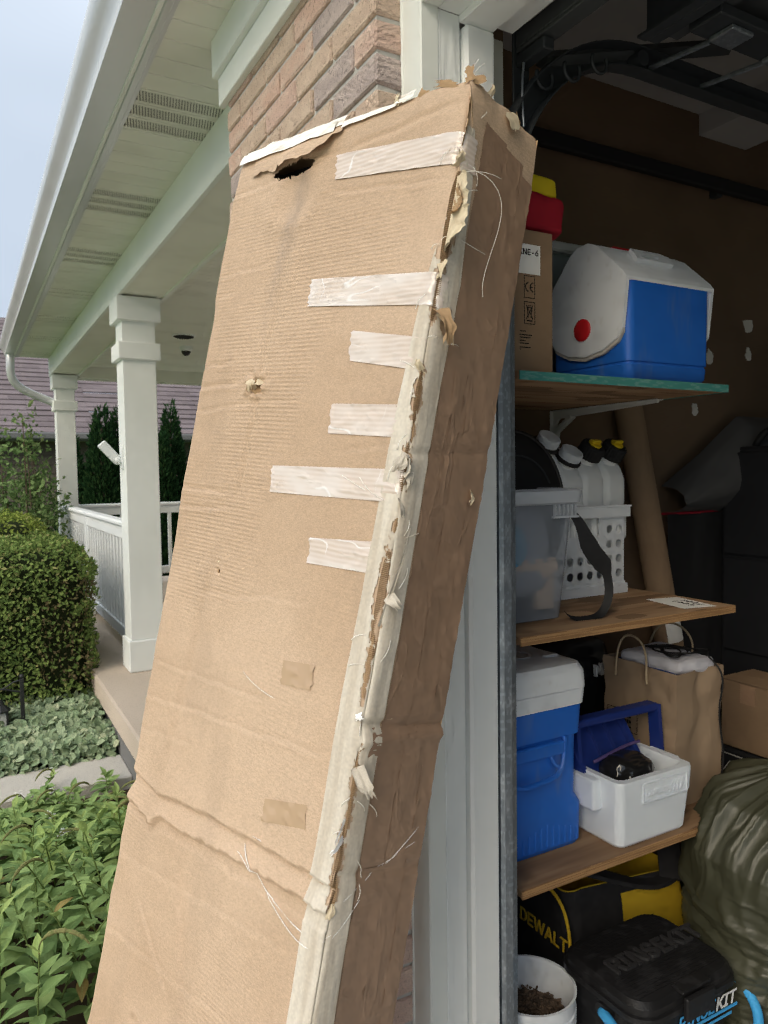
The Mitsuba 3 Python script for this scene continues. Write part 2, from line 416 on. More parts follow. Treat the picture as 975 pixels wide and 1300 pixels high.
hidden = []
dx0, dx1 = 0.553, 0.90
for i in range(-18, 58):
    y = 2.632 + i * bw
    x1_ = 0.72 if y < 2.18 else 0.872
    vent = (i % 9) in (0, 1, 2)
    lab = None
    if i < -12:
        hidden.append(soffit(dx0, x1_, y))
        continue
    if vent:
        # a pierced board: rims and slanting louvre bars over a backing painted as gap shade
        ms = [bx(dx0, x1_, y + 0.004, y + 0.020, ZS, ZS + 0.004), bx(dx0, x1_, y + bw - 0.012, y + bw, ZS, ZS + 0.004), bx(dx0, dx0 + 0.008, y + 0.02, y + bw - 0.012, ZS, ZS + 0.004)]
        if y < 5.2:
            n = 30
            for k in range(n):
                xa = dx0 + 0.006 + (x1_ - dx0 - 0.012) * k / n
                q = prism([(xa, y + 0.018), (xa + 0.0055, y + 0.018), (xa + 0.0235, y + bw - 0.01), (xa + 0.018, y + bw - 0.01)], 0.003)
                q.apply_translation((0, 0, ZS + 0.0006))
                ms.append(q)
        else:
            ms.append(bx(dx0, x1_, y + 0.022, y + bw - 0.014, ZS + 0.005, ZS + 0.008))
        part(ev, 'vent_board', cat(ms), 'soffit_vinyl')
    elif y < 4.2:
        part(ev, 'soffit_board', soffit(dx0, x1_, y), 'soffit_vinyl')
    else:
        hidden.append(soffit(dx0, x1_, y))
part(ev, 'far_soffit', cat(hidden), 'soffit_vinyl', kind='stuff')
part(ev, 'soffit_backing', bx(0.545, 0.90, -6.5, 8.95, ZS + 0.013, ZS + 0.02), 'gap_shade_grey')
part(ev, 'edge_channel', cat([bx(0.530, 0.5525, -6.5, 8.95, ZS - 0.008, ZS + 0.02, 0.003), bx(0.5530, 0.566, -6.5, 8.95, ZS - 0.003, ZS - 0.0004)]), 'gutter_alu')
part(ev, 'fascia', bx(0.516, 0.529, -6.5, 8.95, ZS - 0.004, 3.06), 'porch_paint')
part(ev, 'upper_frieze', bx(0.697, 0.734, -6.5, 2.262, 2.772, ZS - 0.0005, 0.002), 'trim_paint')
part(ev, 'lower_frieze', bx(0.714, 0.7345, -6.5, 2.256, 2.690, 2.7715, 0.002), 'trim_paint')
part(ev, 'end_trim', bx(0.874, 1.10, 8.93, 8.945, 2.72, 3.05), 'porch_paint')

bm = thing('porch_beam', 'pale boxed beam carrying the porch eave between the columns', 'beam', kind='thing')
part(bm, 'face_board', bx(0.858, 0.880, 2.262, 8.96, 2.684, ZS - 0.0005, 0.002), 'trim_paint')
part(bm, 'underside', bx(0.8802, 1.12, 2.262, 8.96, 2.694, 2.73), 'soffit_vinyl')
part(bm, 'inner_board', bx(1.1202, 1.14, 2.262, 8.74, 2.680, 2.79), 'trim_paint')
part(bm, 'end_face', bx(1.1405, 3.6, 8.76, 8.96, 2.66, 2.92, 0.002), 'soffit_vinyl', label='porch beam running away at the far end')

gt = thing('gutter', 'silvery white gutter along the edge of the eave with a bent downpipe', 'gutter')
prof = [(0.516, 3.02), (0.516, ZS + 0.002), (0.430, ZS + 0.002), (0.428, ZS + 0.010), (0.430, ZS + 0.022), (0.424, ZS + 0.04), (0.408, ZS + 0.065), (0.392, ZS + 0.085), (0.384, ZS + 0.105), (0.383, ZS + 0.128),
        (0.386, ZS + 0.134), (0.396, ZS + 0.134), (0.396, ZS + 0.126), (0.390, ZS + 0.122), (0.391, ZS + 0.107), (0.398, ZS + 0.09), (0.415, ZS + 0.068), (0.431, ZS + 0.042), (0.437, ZS + 0.008), (0.510, ZS + 0.008), (0.510, 3.02)]
part(gt, 'trough', prism_y(prof, -6.5, 8.97), 'gutter_alu', 35)
part(gt, 'end_cap', prism_y([p for p in prof[:12]] + [(0.50, 3.02)], 8.971, 8.976), 'gutter_alu')
pth = spline([(0.475, 8.80, ZS), (0.475, 8.80, ZS - 0.16), (0.50, 8.82, ZS - 0.27), (0.60, 8.84, ZS - 0.36), (0.78, 8.87, ZS - 0.44), (0.93, 8.89, ZS - 0.50)], 30)
part(gt, 'downpipe', tube(pth, 0.042, 12), 'gutter_alu', 40, label='bent downpipe elbow running back to the far column')

pc = thing('porch_ceiling', 'shaded porch ceiling of narrow painted boards', 'ceiling', kind='structure')
rows = []
yy = 2.27
while yy < 8.75:
    rows.append(prism_x([(yy + 0.006, 2.79), (yy + 0.078, 2.79), (yy + 0.078, 2.802), (yy, 2.802), (yy, 2.796)], 1.141, 3.6))
    yy += 0.080
part(pc, 'ceiling_boards', cat(rows), 'soffit_vinyl', kind='stuff')
lt = thing('ceiling_light', 'dark round flush light on the porch ceiling', 'light')
part(lt, 'disc', lathe([(0, -0.022), (0.07, -0.022), (0.085, -0.015), (0.085, 0), (0, 0)], 28, (1.70, 6.50, 2.789)), 'soffit_dark', 30)
part(lt, 'rim', lathe([(0.086, -0.012), (0.097, -0.008), (0.097, 0), (0.086, 0)], 28, (1.70, 6.50, 2.789)), 'rail_white', 30)
pr('glossy_black', (0.012, 0.012, 0.013), 0.12, 0.6)
pr('matte_black', (0.014, 0.014, 0.015), 0.6, 0.3)
dc = thing('dome_camera', 'small white dome camera with a dark eye under the porch ceiling', 'camera')
part(dc, 'housing', lathe([(0, -0.045), (0.045, -0.045), (0.058, -0.03), (0.058, 0), (0, 0)], 24, (1.86, 7.05, 2.789)), 'rail_white', 30)
part(dc, 'dome', lathe([(0, -0.088), (0.02, -0.084), (0.036, -0.068), (0.042, -0.0455), (0, -0.0455)], 20, (1.86, 7.05, 2.789)), 'glossy_black', True)


# ------------------------------------------------------------------ porch columns and railing
def column(x0, y0, w, label):
    c = thing('porch_column', label, 'column', 'porch columns')
    zt = 2.684
    part(c, 'shaft', bx(x0, x0 + w, y0, y0 + w, 0.56, zt - 0.02, 0.004), 'porch_paint')
    part(c, 'base', bx(x0 - 0.016, x0 + w + 0.016, y0 - 0.016, y0 + w + 0.016, 0.361, 0.559, 0.006), 'porch_paint')
    part(c, 'capital', bx(x0 - 0.03, x0 + w + 0.03, y0 - 0.03, y0 + w + 0.03, 2.535, zt - 0.003, 0.004), 'porch_paint')
    part(c, 'neck_band', bx(x0 - 0.026, x0 + w + 0.026, y0 - 0.026, y0 + w + 0.026, 2.30, 2.405, 0.005), 'porch_paint')
    return c


column(0.876, 4.80, 0.202, 'near square porch column, pale grey, with a white sensor on its side')
column(0.895, 8.72, 0.190, 'far square porch column, pale grey, at the corner by the downpipe')


def railing(p0, p1, label, posts=()):
    """p0, p1: (x, y) ends on the porch floor."""
    r = thing('porch_railing', label, 'railing', 'porch railings')
    d = np.array(p1, float) - p0
    L = np.linalg.norm(d)
    M = rotz(math.degrees(math.atan2(d[1], d[0])), (p0[0], p0[1], 0.36))
    part(r, 'handrail', bx(0, L, -0.045, 0.045, 0.885, 0.925, 0.012), 'rail_white', M=M)
    part(r, 'top_rail', bx(0, L, -0.022, 0.022, 0.800, 0.8845, 0.004), 'rail_white', M=M)
    part(r, 'bottom_rail', bx(0, L, -0.024, 0.024, 0.10, 0.185, 0.004), 'rail_white', M=M)
    n = int(L / 0.128)
    for k in range(n):
        s = (k + 0.5) * L / n
        if any(abs(s - q) < 0.06 for q in posts):
            continue
        part(r, 'baluster', bx(s - 0.019, s + 0.019, -0.016, 0.016, 0.1852, 0.7998, 0.002), 'rail_white', M=M)
    for q in posts:
        part(r, 'post', bx(q - 0.045, q + 0.045, -0.030, 0.030, 0.0015, 0.8846, 0.004), 'rail_white', M=M)
    return r


railing((0.955, 5.003), (0.955, 8.718), 'white porch railing running from the near column to the far column', posts=(2.05,))
railing((1.086, 8.815), (3.6, 8.815), 'white porch railing across the far end of the porch, before the dark conifers')
sn = thing('motion_sensor', 'small white motion sensor tilted up on the side of the near column', 'sensor')
part(sn, 'bracket', bx(0.863, 0.8755, 4.862, 4.905, 1.63, 1.77, 0.004), 'rail_white')
part(sn, 'ball_joint', trimesh.creation.icosphere(2, 0.028).apply_translation((0.842, 4.885, 1.685)), 'rail_white', True)
hd = rbox(-0.028, 0.028, -0.02, 0.02, 0, 0.135, 0.008)
hd.apply_transform(trimesh.transformations.rotation_matrix(math.radians(-42), (0, 1, 0)))
hd.apply_translation((0.838, 4.885, 1.69))
part(sn, 'head', hd, 'rail_white', 30)

# ------------------------------------------------------------------ the neighbour's house
nb = thing('neighbour_house', 'brown neighbouring house with a mauve shingled roof behind the conifers', 'house')
pr('shingle_mauve', lambda p, n, uv: MIX(MIX((0.120, 0.100, 0.102), (0.185, 0.155, 0.158), mikit.cell_rand(p.x * 3.3 + dr.floor(p.z * 11.5) * 0.37, dr.floor(p.z * 11.5))), (0.10, 0.08, 0.085), FB(p.x * 30, p.y * 30, p.z * 30) * 0.5), 0.95, 0.1)
pr('siding_brown', lambda p, n, uv: MIX((0.16, 0.13, 0.11), (0.12, 0.10, 0.085), FB(p.x * 5, p.y * 5, p.z * 40)), 0.85, 0.2)
pr('window_dark', (0.03, 0.035, 0.04), 0.08, 0.6)
sl = []
y0, z0, y1, z1 = 13.6, 2.33, 18.0, 5.0
nr = 26
for k in range(nr):
    a, b = k / nr, (k + 1) / nr
    ya, za, yb, zb = y0 + (y1 - y0) * a, z0 + (z1 - z0) * a, y0 + (y1 - y0) * b, z0 + (z1 - z0) * b
    # each course: its lower edge stands 3 cm proud of the next
    for x in np.arange(-8, 12, 1.0):
        j = rng.normal(0, 0.006)
        sl.append(prism_x([(ya, za + j), (ya - 0.012, za + 0.020 + j), (yb, zb + 0.008), (yb, zb - 0.03)], x, x + 0.998))
part(nb, 'roof', cat(sl), 'shingle_mauve')
part(nb, 'gutter', bx(-8, 12, 13.48, 13.62, 2.22, 2.335, 0.02), 'foundation_dark')
sd = []
for k in range(16):
    z = -0.2 + k * 0.155
    sd.append(prism_x([(13.99, z), (14.1, z), (14.1, z + 0.155), (14.015, z + 0.155)], -8, 12))
part(nb, 'siding', cat(sd), 'siding_brown', kind='stuff')
part(nb, 'eave_board', bx(-8, 12, 13.55, 14.2, 2.20, 2.219), 'foundation_dark')
for (xw, lab) in ((-0.28, None), (5.4, None)):
    w = part(nb, 'window', bx(xw, xw + 0.72, 13.93, 13.985, 0.55, 2.05, 0.01), 'rail_white')
    put(w + '__pane', bx(xw + 0.07, xw + 0.65, 13.926, 13.932, 0.62, 1.98), 'window_dark')

# ------------------------------------------------------------------ the long cardboard box
BO = np.array([0.666, 0.904, 2.157])          # its top front corner, right-hand side
BA = unit([-0.29376, 0.95284, 0.07621])       # across the wide face, to the left
BL = unit(np.array([0.19725, -0.01758, 0.98020]) - BA * (np.array([0.19725, -0.01758, 0.98020]) @ BA))
BB_ = np.cross(BA, BL)
BB_ = BB_ if BB_[0] > 0 else -BB_             # through its thickness, away from the driveway
BW, BT, BH = 0.5764, 0.189, 2.150
RC = 0.009


def nz(a, b, c=0.0, s=0):
    return meshkit.fbm(np.stack(np.broadcast_arrays(a, b, c), -1), 3, s)


def crease(p, v, q0, q1, depth, width, lip=0.5, wig=0.006, seed=0):
    """A pressed line from q0 to q1 on the wide face; negative = inwards."""
    q0, q1 = np.array(q0), np.array(q1)
    d = q1 - q0
    L = np.linalg.norm(d)
    d = d / L
    s = (p - q0[0]) * d[0] + (v - q0[1]) * d[1]
    e = -(p - q0[0]) * d[1] + (v - q0[1]) * d[0] + (nz(s * 30, seed * 1.7) - 0.5) * 2 * wig
    env = np.clip(s / 0.03 + 0.3, 0, 1) * np.clip((L - s) / 0.05 + 0.1, 0, 1)
    return env * (-depth * np.exp(-(e / width) ** 2) + lip * depth * np.exp(-((e - 2.2 * width) / (1.6 * width)) ** 2))


CREASES = [((0.0, 0.069), (0.30, 0.061), 0.0016, 0.0035), ((0.0, 0.237), (0.19, 0.226), 0.0012, 0.003), ((0.0, 0.284), (0.09, 0.270), 0.0010, 0.003),
           ((0.0, 0.462), (0.145, 0.446), 0.0028, 0.0035), ((0.0, 0.503), (0.32, 0.480), 0.0014, 0.003), ((0.0, 0.420), (0.12, 0.405), 0.0018, 0.003),
           ((0.0, 0.655), (0.17, 0.652), 0.0022, 0.0035), ((0.0, 0.690), (0.18, 0.680), 0.0022, 0.003), ((0.0, 0.990), (0.36, 0.975), 0.0012, 0.003),
           ((0.0, 1.058), (0.53, 1.012), 0.0014, 0.003), ((0.19, 0.040), (0.33, 0.055), 0.002, 0.004), ((0.33, 0.052), (0.57, 0.036), 0.003, 0.005),
           ((0.31, 0.125), (0.56, 0.152), 0.0018, 0.003), ((0.43, 0.566), (0.56, 0.546), 0.0012, 0.003), ((0.10, 0.84), (0.45, 0.80), 0.0010, 0.003),
           ((0.0, 1.36), (0.52, 1.30), 0.0008, 0.004), ((0.0, 1.50), (0.55, 1.45), 0.0010, 0.004), ((0.0, 1.122), (0.2, 1.10), 0.0010, 0.003),
           ((0.225, 0.09), (0.20, 0.43), 0.0011, 0.007), ((0.268, 0.10), (0.235, 0.36), 0.0008, 0.002), ((0.20, 0.45), (0.19, 0.66), 0.0018, 0.006), ((0.15, 0.78), (0.11, 1.20), 0.002, 0.010),
           ((0.21, 1.30), (0.33, 1.62), 0.0025, 0.006), ((0.10, 1.40), (0.25, 1.52), 0.0015, 0.004)]


def front_h(p, v):
    """Height of the wide face over its plane (outwards positive): p across from the left, v down."""
    h = (nz(p * 3, v * 2.2, 0, 3) - 0.5) * 0.010 + (nz(p * 18, v * 26, 0, 4) - 0.5) * 0.0016
    for i, (q0, q1, d, w) in enumerate(CREASES):
        h = h + crease(p, v, q0, q1, d * 1.25, w, seed=i)
    # the big fold across: the board bends inwards along two lines with a raised strip between
    up = np.interp(p, [0, 0.06, 0.108, 0.125, 0.147, 0.266, 0.55], [1.204, 1.212, 1.220, 1.214, 1.211, 1.196, 1.182]) + (nz(p * 45, 0 * p, 0, 2) - 0.5) * 0.006
    lo = np.interp(p, [0, 0.06, 0.105, 0.115, 0.132, 0.20, 0.334, 0.529], [1.254, 1.262, 1.270, 1.262, 1.248, 1.246, 1.232, 1.218]) + (nz(p * 60, 0 * p, 0, 6) - 0.5) * 0.007
    k = (v - up) / (lo - up)
    h = h + 0.0045 * np.exp(-np.maximum(up - v, 0) / 0.016) * np.clip((up - v) / 0.003, 0, 1) - 0.004 * np.exp(-((v - up - 0.001) / 0.0022) ** 2)
    h = h + np.where((k > 0) & (k < 1), -0.0040 + 0.0125 * np.abs(k) ** 1.2, 0)
    h = h + (0.0085 * np.exp(-np.maximum(v - lo, 0) / 0.0016) - 0.0045 * np.exp(-np.maximum(v - lo, 0) / 0.014)) * (v >= lo)
    lo2 = lo + 0.020 + (nz(p * 40, 0 * p, 0, 8) - 0.5) * 0.012 + 0.02 * np.clip(p - 0.15, 0, 1)
    h = h + np.where(v > lo2, 0.0022 * np.exp(-(v - lo2) / 0.02), 0)
    # dents
    for (a, b, r, d) in ((0.188, 0.457, 0.016, 0.009), (0.168, 0.794, 0.007, 0.004), (0.165, 0.775, 0.004, 0.003), (0.205, 0.115, 0.045, 0.006), (0.16, 1.60, 0.014, 0.004)):
        rr = np.hypot(p - a, (v - b) * 1.3)
        h = h - d * np.exp(-(rr / r) ** 2) + 0.6 * d * np.exp(-((rr - 1.5 * r) / (0.5 * r)) ** 2) * (0.3 + nz(p * 160, v * 160, 0, 11))
    ang = np.arctan2(v - 0.457, p - 0.188)
    rr = np.hypot(p - 0.188, v - 0.457)
    h = h + 0.0035 * np.exp(-((rr - 0.022) / 0.014) ** 2) * np.sin(ang * 7 + 3 * nz(p * 60, v * 60, 0, 14))
    # buckled zone with flutes showing in the lower left
    arc = np.hypot(p - 0.02, v - 1.25)
    h = h + 0.0007 * np.sin(arc * 2 * np.pi / 0.0115) * np.exp(-((p - 0.15) / 0.05) ** 2) * np.clip((v - 1.28) / 0.05, 0, 1) * np.clip((1.60 - v) / 0.1, 0, 1)
    h = h + 0.0006 * np.sin(v * 2 * np.pi / 0.0085) * np.exp(-((p - 0.09) / 0.035) ** 2) * np.clip((v - 0.98) / 0.05, 0, 1) * np.clip((1.20 - v) / 0.02, 0, 1)
    # the lip round the torn hole is pushed outwards above, inwards below
    h = h + 0.007 * np.exp(-((p - 0.19) / 0.06) ** 2 - ((v - 0.036) / 0.012) ** 2) - 0.004 * np.exp(-((p - 0.19) / 0.05) ** 2 - ((v - 0.075) / 0.018) ** 2)
    # crushed top edge
    h = h - 0.006 * np.exp(-v / 0.010) * (0.4 + nz(p * 30, v * 0, 0, 21)) - 0.006 * np.exp(-v / 0.03) * np.exp(-((p - 0.56) / 0.03) ** 2)
    return h


def side_h(d, v):
    h = (nz(d * 6, v * 2.5, 0, 31) - 0.5) * 0.008 + (nz(d * 30, v * 22, 0, 32) - 0.5) * 0.002
    h = h - 0.006 * np.exp(-((v - 0.955 - 0.06 * (d - 0.1)) / 0.006) ** 2) + 0.005 * np.exp(-((v - 0.975) / 0.010) ** 2)
    h = h - 0.004 * np.exp(-((v - 1.175 - 0.1 * (d - 0.1)) / 0.008) ** 2) - 0.003 * np.exp(-((v - 0.56 + 0.2 * d) / 0.006) ** 2)
    h = h - 0.012 * np.exp(-v / 0.02) * (0.3 + nz(d * 30, 0 * v, 0, 33))
    return h


def skin(s, v, off=0.0):
    """The box's outer skin. s runs across the wide face from its left edge (0..BW) and on over the side (BW..BW+BT)."""
    s, v = np.broadcast_arrays(np.asarray(s, float), np.asarray(v, float))
    p, d = np.clip(s, 0, BW), np.clip(s - BW, 0, BT)
    # squashed front edge: the corner is cut back irregularly
    edge = 0.010 * nz(v * 22, 0 * v, 0, 41) * np.exp(-np.abs(s - BW) / 0.010) + 0.004 * np.exp(-np.abs(s - BW) / 0.006)
    left = np.exp(-p / 0.006) * 0.004 + np.exp(-p / 0.02) * (nz(v * 9, 0 * v, 0, 43) - 0.5) * 0.010
    nt = np.exp(-np.abs(v - 1.222) / 0.012) * np.exp(-p / 0.03) * 0.012
    backe = np.exp(-(BT - d) / 0.006) * 0.004
    onside = s > BW
    hf = front_h(p, v) * np.clip(1 - np.maximum(s - BW, 0) / 0.02, 0, 1)
    hs = side_h(np.maximum(d, 0), v) * np.clip(1 - np.maximum(BW - s, 0) / 0.02, 0, 1)
    blendf = np.where(onside, np.exp(-d / 0.004), 1.0)
    blends = np.where(onside, 1.0, np.exp(-(BW - p) / 0.004))
    w = BW - p
    P = BO + w[..., None] * BA + d[..., None] * BB_ - v[..., None] * BL
    P = P - BB_ * ((hf + off - edge - left * 0.6) * blendf)[..., None] - BA * ((hs + off - edge) * blends)[..., None]
    P = P - BA * (left + nt)[..., None] - BB_ * (backe * onside)[..., None]
    return P


box = thing('cardboard_box', 'long battered cardboard box leaning against the brick pier, edges taped', 'box')
ss = np.r_[np.linspace(0, BW - 0.012, 115), np.linspace(BW - 0.010, BW + 0.010, 11), np.linspace(BW + 0.014, BW + BT, 36)]
vs = np.r_[np.linspace(0, 0.012, 4)[:-1], np.linspace(0.012, 1.80, 430), np.linspace(1.82, BH, 18)]
body, uv = grid(lambda s, v: skin(s, v), ss, vs)
f = body.faces
cen = uv[f].mean(1)
hole = shapely.affinity.scale(shapely.Polygon([(0.132, 0.058), (0.150, 0.049), (0.175, 0.050), (0.195, 0.046), (0.218, 0.049), (0.238, 0.053), (0.226, 0.063), (0.20, 0.066), (0.17, 0.067), (0.148, 0.066)]), 1.12, 1.25)
hole2 = shapely.affinity.scale(shapely.Polygon([(0.176, 0.452), (0.184, 0.449), (0.190, 0.453), (0.201, 0.451), (0.198, 0.458), (0.192, 0.461), (0.186, 0.458), (0.180, 0.462)]), 1.25, 1.1)
keep = ~shapely.contains_xy(hole2, cen[:, 0], cen[:, 1])
keep &= ~shapely.contains_xy(hole, cen[:, 0] + (meshkit.noise(np.c_[cen * 160, cen[:, :1] * 0], 2) - 0.5) * 0.006, cen[:, 1] + (meshkit.noise(np.c_[cen * 170, cen[:, :1] * 0], 3) - 0.5) * 0.006)
body = trimesh.Trimesh(body.vertices, f[keep][:, ::-1], process=False)
nn = body.vertex_normals
put(box, body, 'kraft_board', True, uv=uv)
# the rest of the carton: back, far side, ends
def bp(w, d, v): return BO + w * BA + d * BB_ - v * BL
c = [bp(w, d, v) for v in (0.004, BH) for (w, d) in ((BW - 0.016, 0.012), (BW - 0.016, BT - 0.003), (0.003, BT - 0.003))]
part(box, 'back_panel', trimesh.Trimesh(c, [[0, 3, 4], [0, 4, 1], [1, 4, 5], [1, 5, 2]], process=False), 'torn_kraft')
for v_, nm in ((0.006, 'top_flap'), (BH - 0.004, 'bottom_flap')):
    c = [bp(BW - 0.005, 0.009, v_), bp(0.012, 0.009, v_), bp(0.012, BT - 0.004, v_), bp(BW - 0.005, BT - 0.004, v_)]
    part(box, nm, trimesh.Trimesh(c, [[0, 1, 2], [0, 2, 3]], process=False), 'torn_kraft')
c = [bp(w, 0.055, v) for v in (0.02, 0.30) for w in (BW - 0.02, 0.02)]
part(box, 'hole_shade_sheet', trimesh.Trimesh(c, [[0, 1, 3], [0, 3, 2]], process=False), 'soffit_dark', label='dark sheet painted as the shade behind the torn hole')  # near-black sheet painted as the shade inside the hole


def patch(corners, n=40, m=12, off=0.0012, jag=0.003, seed=0, tear=()):
    """A strip of tape on the skin between four (s, v) corners: top left, top right, bottom right, bottom left."""
    c = np.array(corners, float)

    def fn(a, b):
        q = (c[0] * (1 - a)[..., None] + c[1] * a[..., None]) * (1 - b)[..., None] + (c[3] * (1 - a)[..., None] + c[2] * a[..., None]) * b[..., None]
        j0 = (meshkit.noise(np.stack([b * 14, b * 0 + seed, b * 0], -1), seed) - 0.5) * jag * 2 * np.exp(-a / 0.03)
        j1 = (meshkit.noise(np.stack([b * 14, b * 0 + seed + 9, b * 0], -1), seed) - 0.5) * jag * 2 * np.exp(-(1 - a) / 0.03)
        s = q[..., 0] + j0 + j1
        bub = 0.0016 * np.maximum(meshkit.fbm(np.stack([s * 55, q[..., 1] * 130, s * 0 + seed], -1), 3, seed) - 0.52, 0) * 4
        return skin(s, q[..., 1], off + bub)
    m_, uv_ = grid(fn, np.linspace(0, 1, n), np.linspace(0, 1, m))
    u = uv_.copy()
    ab = uv_
    q = (c[0] * (1 - ab[:, :1]) + c[1] * ab[:, :1]) * (1 - ab[:, 1:]) + (c[3] * (1 - ab[:, :1]) + c[2] * ab[:, :1]) * ab[:, 1:]
    return trimesh.Trimesh(m_.vertices, m_.faces[:, ::-1], process=False), q


# pale paper tape folded round the long front corner, torn open here and there
TV = np.linspace(0.075, BH - 0.01, 400)
wl = np.interp(TV, [0.07, 0.17, 0.24, 0.345, 0.50, 0.66, 0.99, 1.4, 2.2], [0.580, 0.575, 0.563, 0.549, 0.540, 0.535, 0.526, 0.528, 0.528]) - 0.0
wr = np.interp(TV, [0.07, 0.154, 0.225, 0.294, 0.49, 0.65, 0.975, 1.38, 2.2], [0.020, 0.036, 0.040, 0.047, 0.041, 0.041, 0.039, 0.043, 0.043])


def tapefn(a, b):
    v = TV[0] + b * (TV[-1] - TV[0])
    l_, r_ = np.interp(v, TV, wl), BW + np.interp(v, TV, wr)
    s = l_ + (r_ - l_) * a
    wr_ = 0.0008 * np.maximum(nz(s * 60, v * 12, 0, 51) - 0.5, 0) * 3 + 0.0007 * np.maximum(nz(s * 160, v * 40, 0, 52) - 0.55, 0) * 3
    return skin(s, v, 0.0016 + wr_)


tm, tuv = grid(tapefn, np.linspace(0, 1, 34), np.linspace(0, 1, 620))
vv = TV[0] + tuv[:, 1] * (TV[-1] - TV[0])
sv = np.stack([np.interp(vv, TV, wl) + (BW + np.interp(vv, TV, wr) - np.interp(vv, TV, wl)) * tuv[:, 0], vv], 1)
TEARS = [(BW + 0.002, 0.215, 0.016, 0.080), (BW + 0.001, 0.325, 0.012, 0.045), (BW - 0.001, 0.475, 0.010, 0.045), (BW - 0.003, 0.580, 0.011, 0.040), (BW + 0.002, 0.53, 0.005, 0.016),
         (BW - 0.008, 0.78, 0.011, 0.085), (BW - 0.010, 0.87, 0.005, 0.05), (BW - 0.003, 0.665, 0.005, 0.012), (BW + 0.002, 1.055, 0.009, 0.065), (BW - 0.002, 1.15, 0.011, 0.062), (BW + 0.004, 1.19, 0.006, 0.03), (BW + 0.03, 0.36, 0.010, 0.02)]
fc = sv[tm.faces].mean(1)
kp = np.ones(len(fc), bool)
rag = (meshkit.fbm(np.c_[fc * 130, fc[:, :1] * 0], 3, 8) - 0.5)
for (a, b, ra, rb) in TEARS:
    kp &= ((fc[:, 0] - a) / ra) ** 2 + ((fc[:, 1] - b) / rb) ** 2 + rag * 2.6 > 1
tape = trimesh.Trimesh(tm.vertices, tm.faces[kp][:, ::-1], process=False)
part(box, 'edge_tape', tape, 'kraft_tape', True, uv=sv, label='pale paper tape wrapped round the long corner, torn in places')
# the corner under the tears: crushed flutes
for (a, b, ra, rb) in TEARS[:11]:
    n = max(8, int(rb * 2 / 0.003))
    ms = []
    for k in range(n):
        v = b - rb * 0.9 + 1.8 * rb * k / n
        w = ra * math.sqrt(max(0.05, 1 - ((v - b) / rb) ** 2))
        p0, p1 = skin(a - w * 0.7, v, 0.0006), skin(a + w * 0.7, v + 0.001, 0.0012)
        ms.append(tube([p0, (p0 + p1) / 2 - (BB_ + BA) * 0.0008, p1], 0.0011, 5, False))
    part(box, 'crushed_flute', cat(ms), 'flute_gap_shade' if ra > 0.0095 else 'torn_kraft', True)  # larger tears get a darker colour that reads as shaded gaps


def scrap(s, v, w, h, ds, dv, lift, mat, seed=0, curl=1.0, lab=None):
    """A torn piece of paper rooted on the skin at (s, v) that stands off and curls; ds, dv: the way it hangs."""
    r = np.random.default_rng(seed)
    P0 = skin(s, v, 0.001)
    e = 1e-3
    tu, tv = unit(skin(s + e, v) - skin(s - e, v)), unit(skin(s, v + e) - skin(s, v - e))
    no = unit(np.cross(tv, tu))
    if no @ (EYE - P0) < 0: no = -no
    d = unit(tu * ds + tv * dv)
    x = unit(np.cross(no, d))
    k1, k2, k3 = r.normal(0, 1, 3)

    def fn(a, b):
        aa = a - 0.5
        n1 = meshkit.fbm(np.stack([a * 3 + seed, b * 3, a * 0], -1), 3, seed) - 0.5
        wid = w * (0.55 + 0.9 * meshkit.noise(np.stack([b * 5, b * 0 + seed, b * 0], -1), seed + 3)) * (1 - 0.35 * b)
        out = lift * (np.sin(b * 2.2 * curl) + 0.5 * n1 + 0.25 * k1 * aa)
        dn = h * (b - 0.12 * b * b * curl) + 0.15 * h * n1 * b + (meshkit.noise(np.stack([a * 9, a * 0, a * 0 + seed], -1), seed) - 0.5) * h * 0.35 * b
        lat = wid * aa + w * 0.25 * k2 * b * b
        return P0 + x * lat[..., None] + d * dn[..., None] + no * (out + 0.25 * w * np.abs(aa) * k3)[..., None]
    m, _ = grid(fn, np.linspace(0, 1, 12), np.linspace(0, 1, 14))
    part(box, 'torn_scrap', m, mat, 40, label=lab)


def bigscrap(v0, v1, w, mat, seed, curl=0.012, lab=None):
    """A torn sheet that runs on from the wide face past the corner and flaps free."""
    def fn(a, b):
        v = v0 + (v1 - v0) * b
        wid = w * (0.30 + 0.85 * np.sin(np.pi * np.clip(b * 0.92 + 0.10, 0, 1)) ** 0.8 * (0.6 + 0.6 * nz(b * 4, 0 * b, seed, seed)) + 0.30 * (nz(b * 22, 0 * b, seed, seed + 1) - 0.5))
        H = skin(np.full_like(v, BW + 0.003), v, 0.002)
        out = curl * (a ** 1.6) * (0.4 + 1.2 * nz(b * 3 + a, a * 2, seed, seed + 2)) + 0.006 * (nz(b * 12, a * 5, seed, seed + 3) - 0.5) * a
        drop = 0.02 * a * (nz(b * 3, 0 * b, seed, seed + 5) - 0.2)
        return H - BA * (wid * a)[..., None] - BB_ * out[..., None] - BL * drop[..., None]
    m, _ = grid(fn, np.linspace(0, 1, 16), np.linspace(0, 1, 46))
    part(box, 'torn_scrap', m, mat, 45, label=lab)


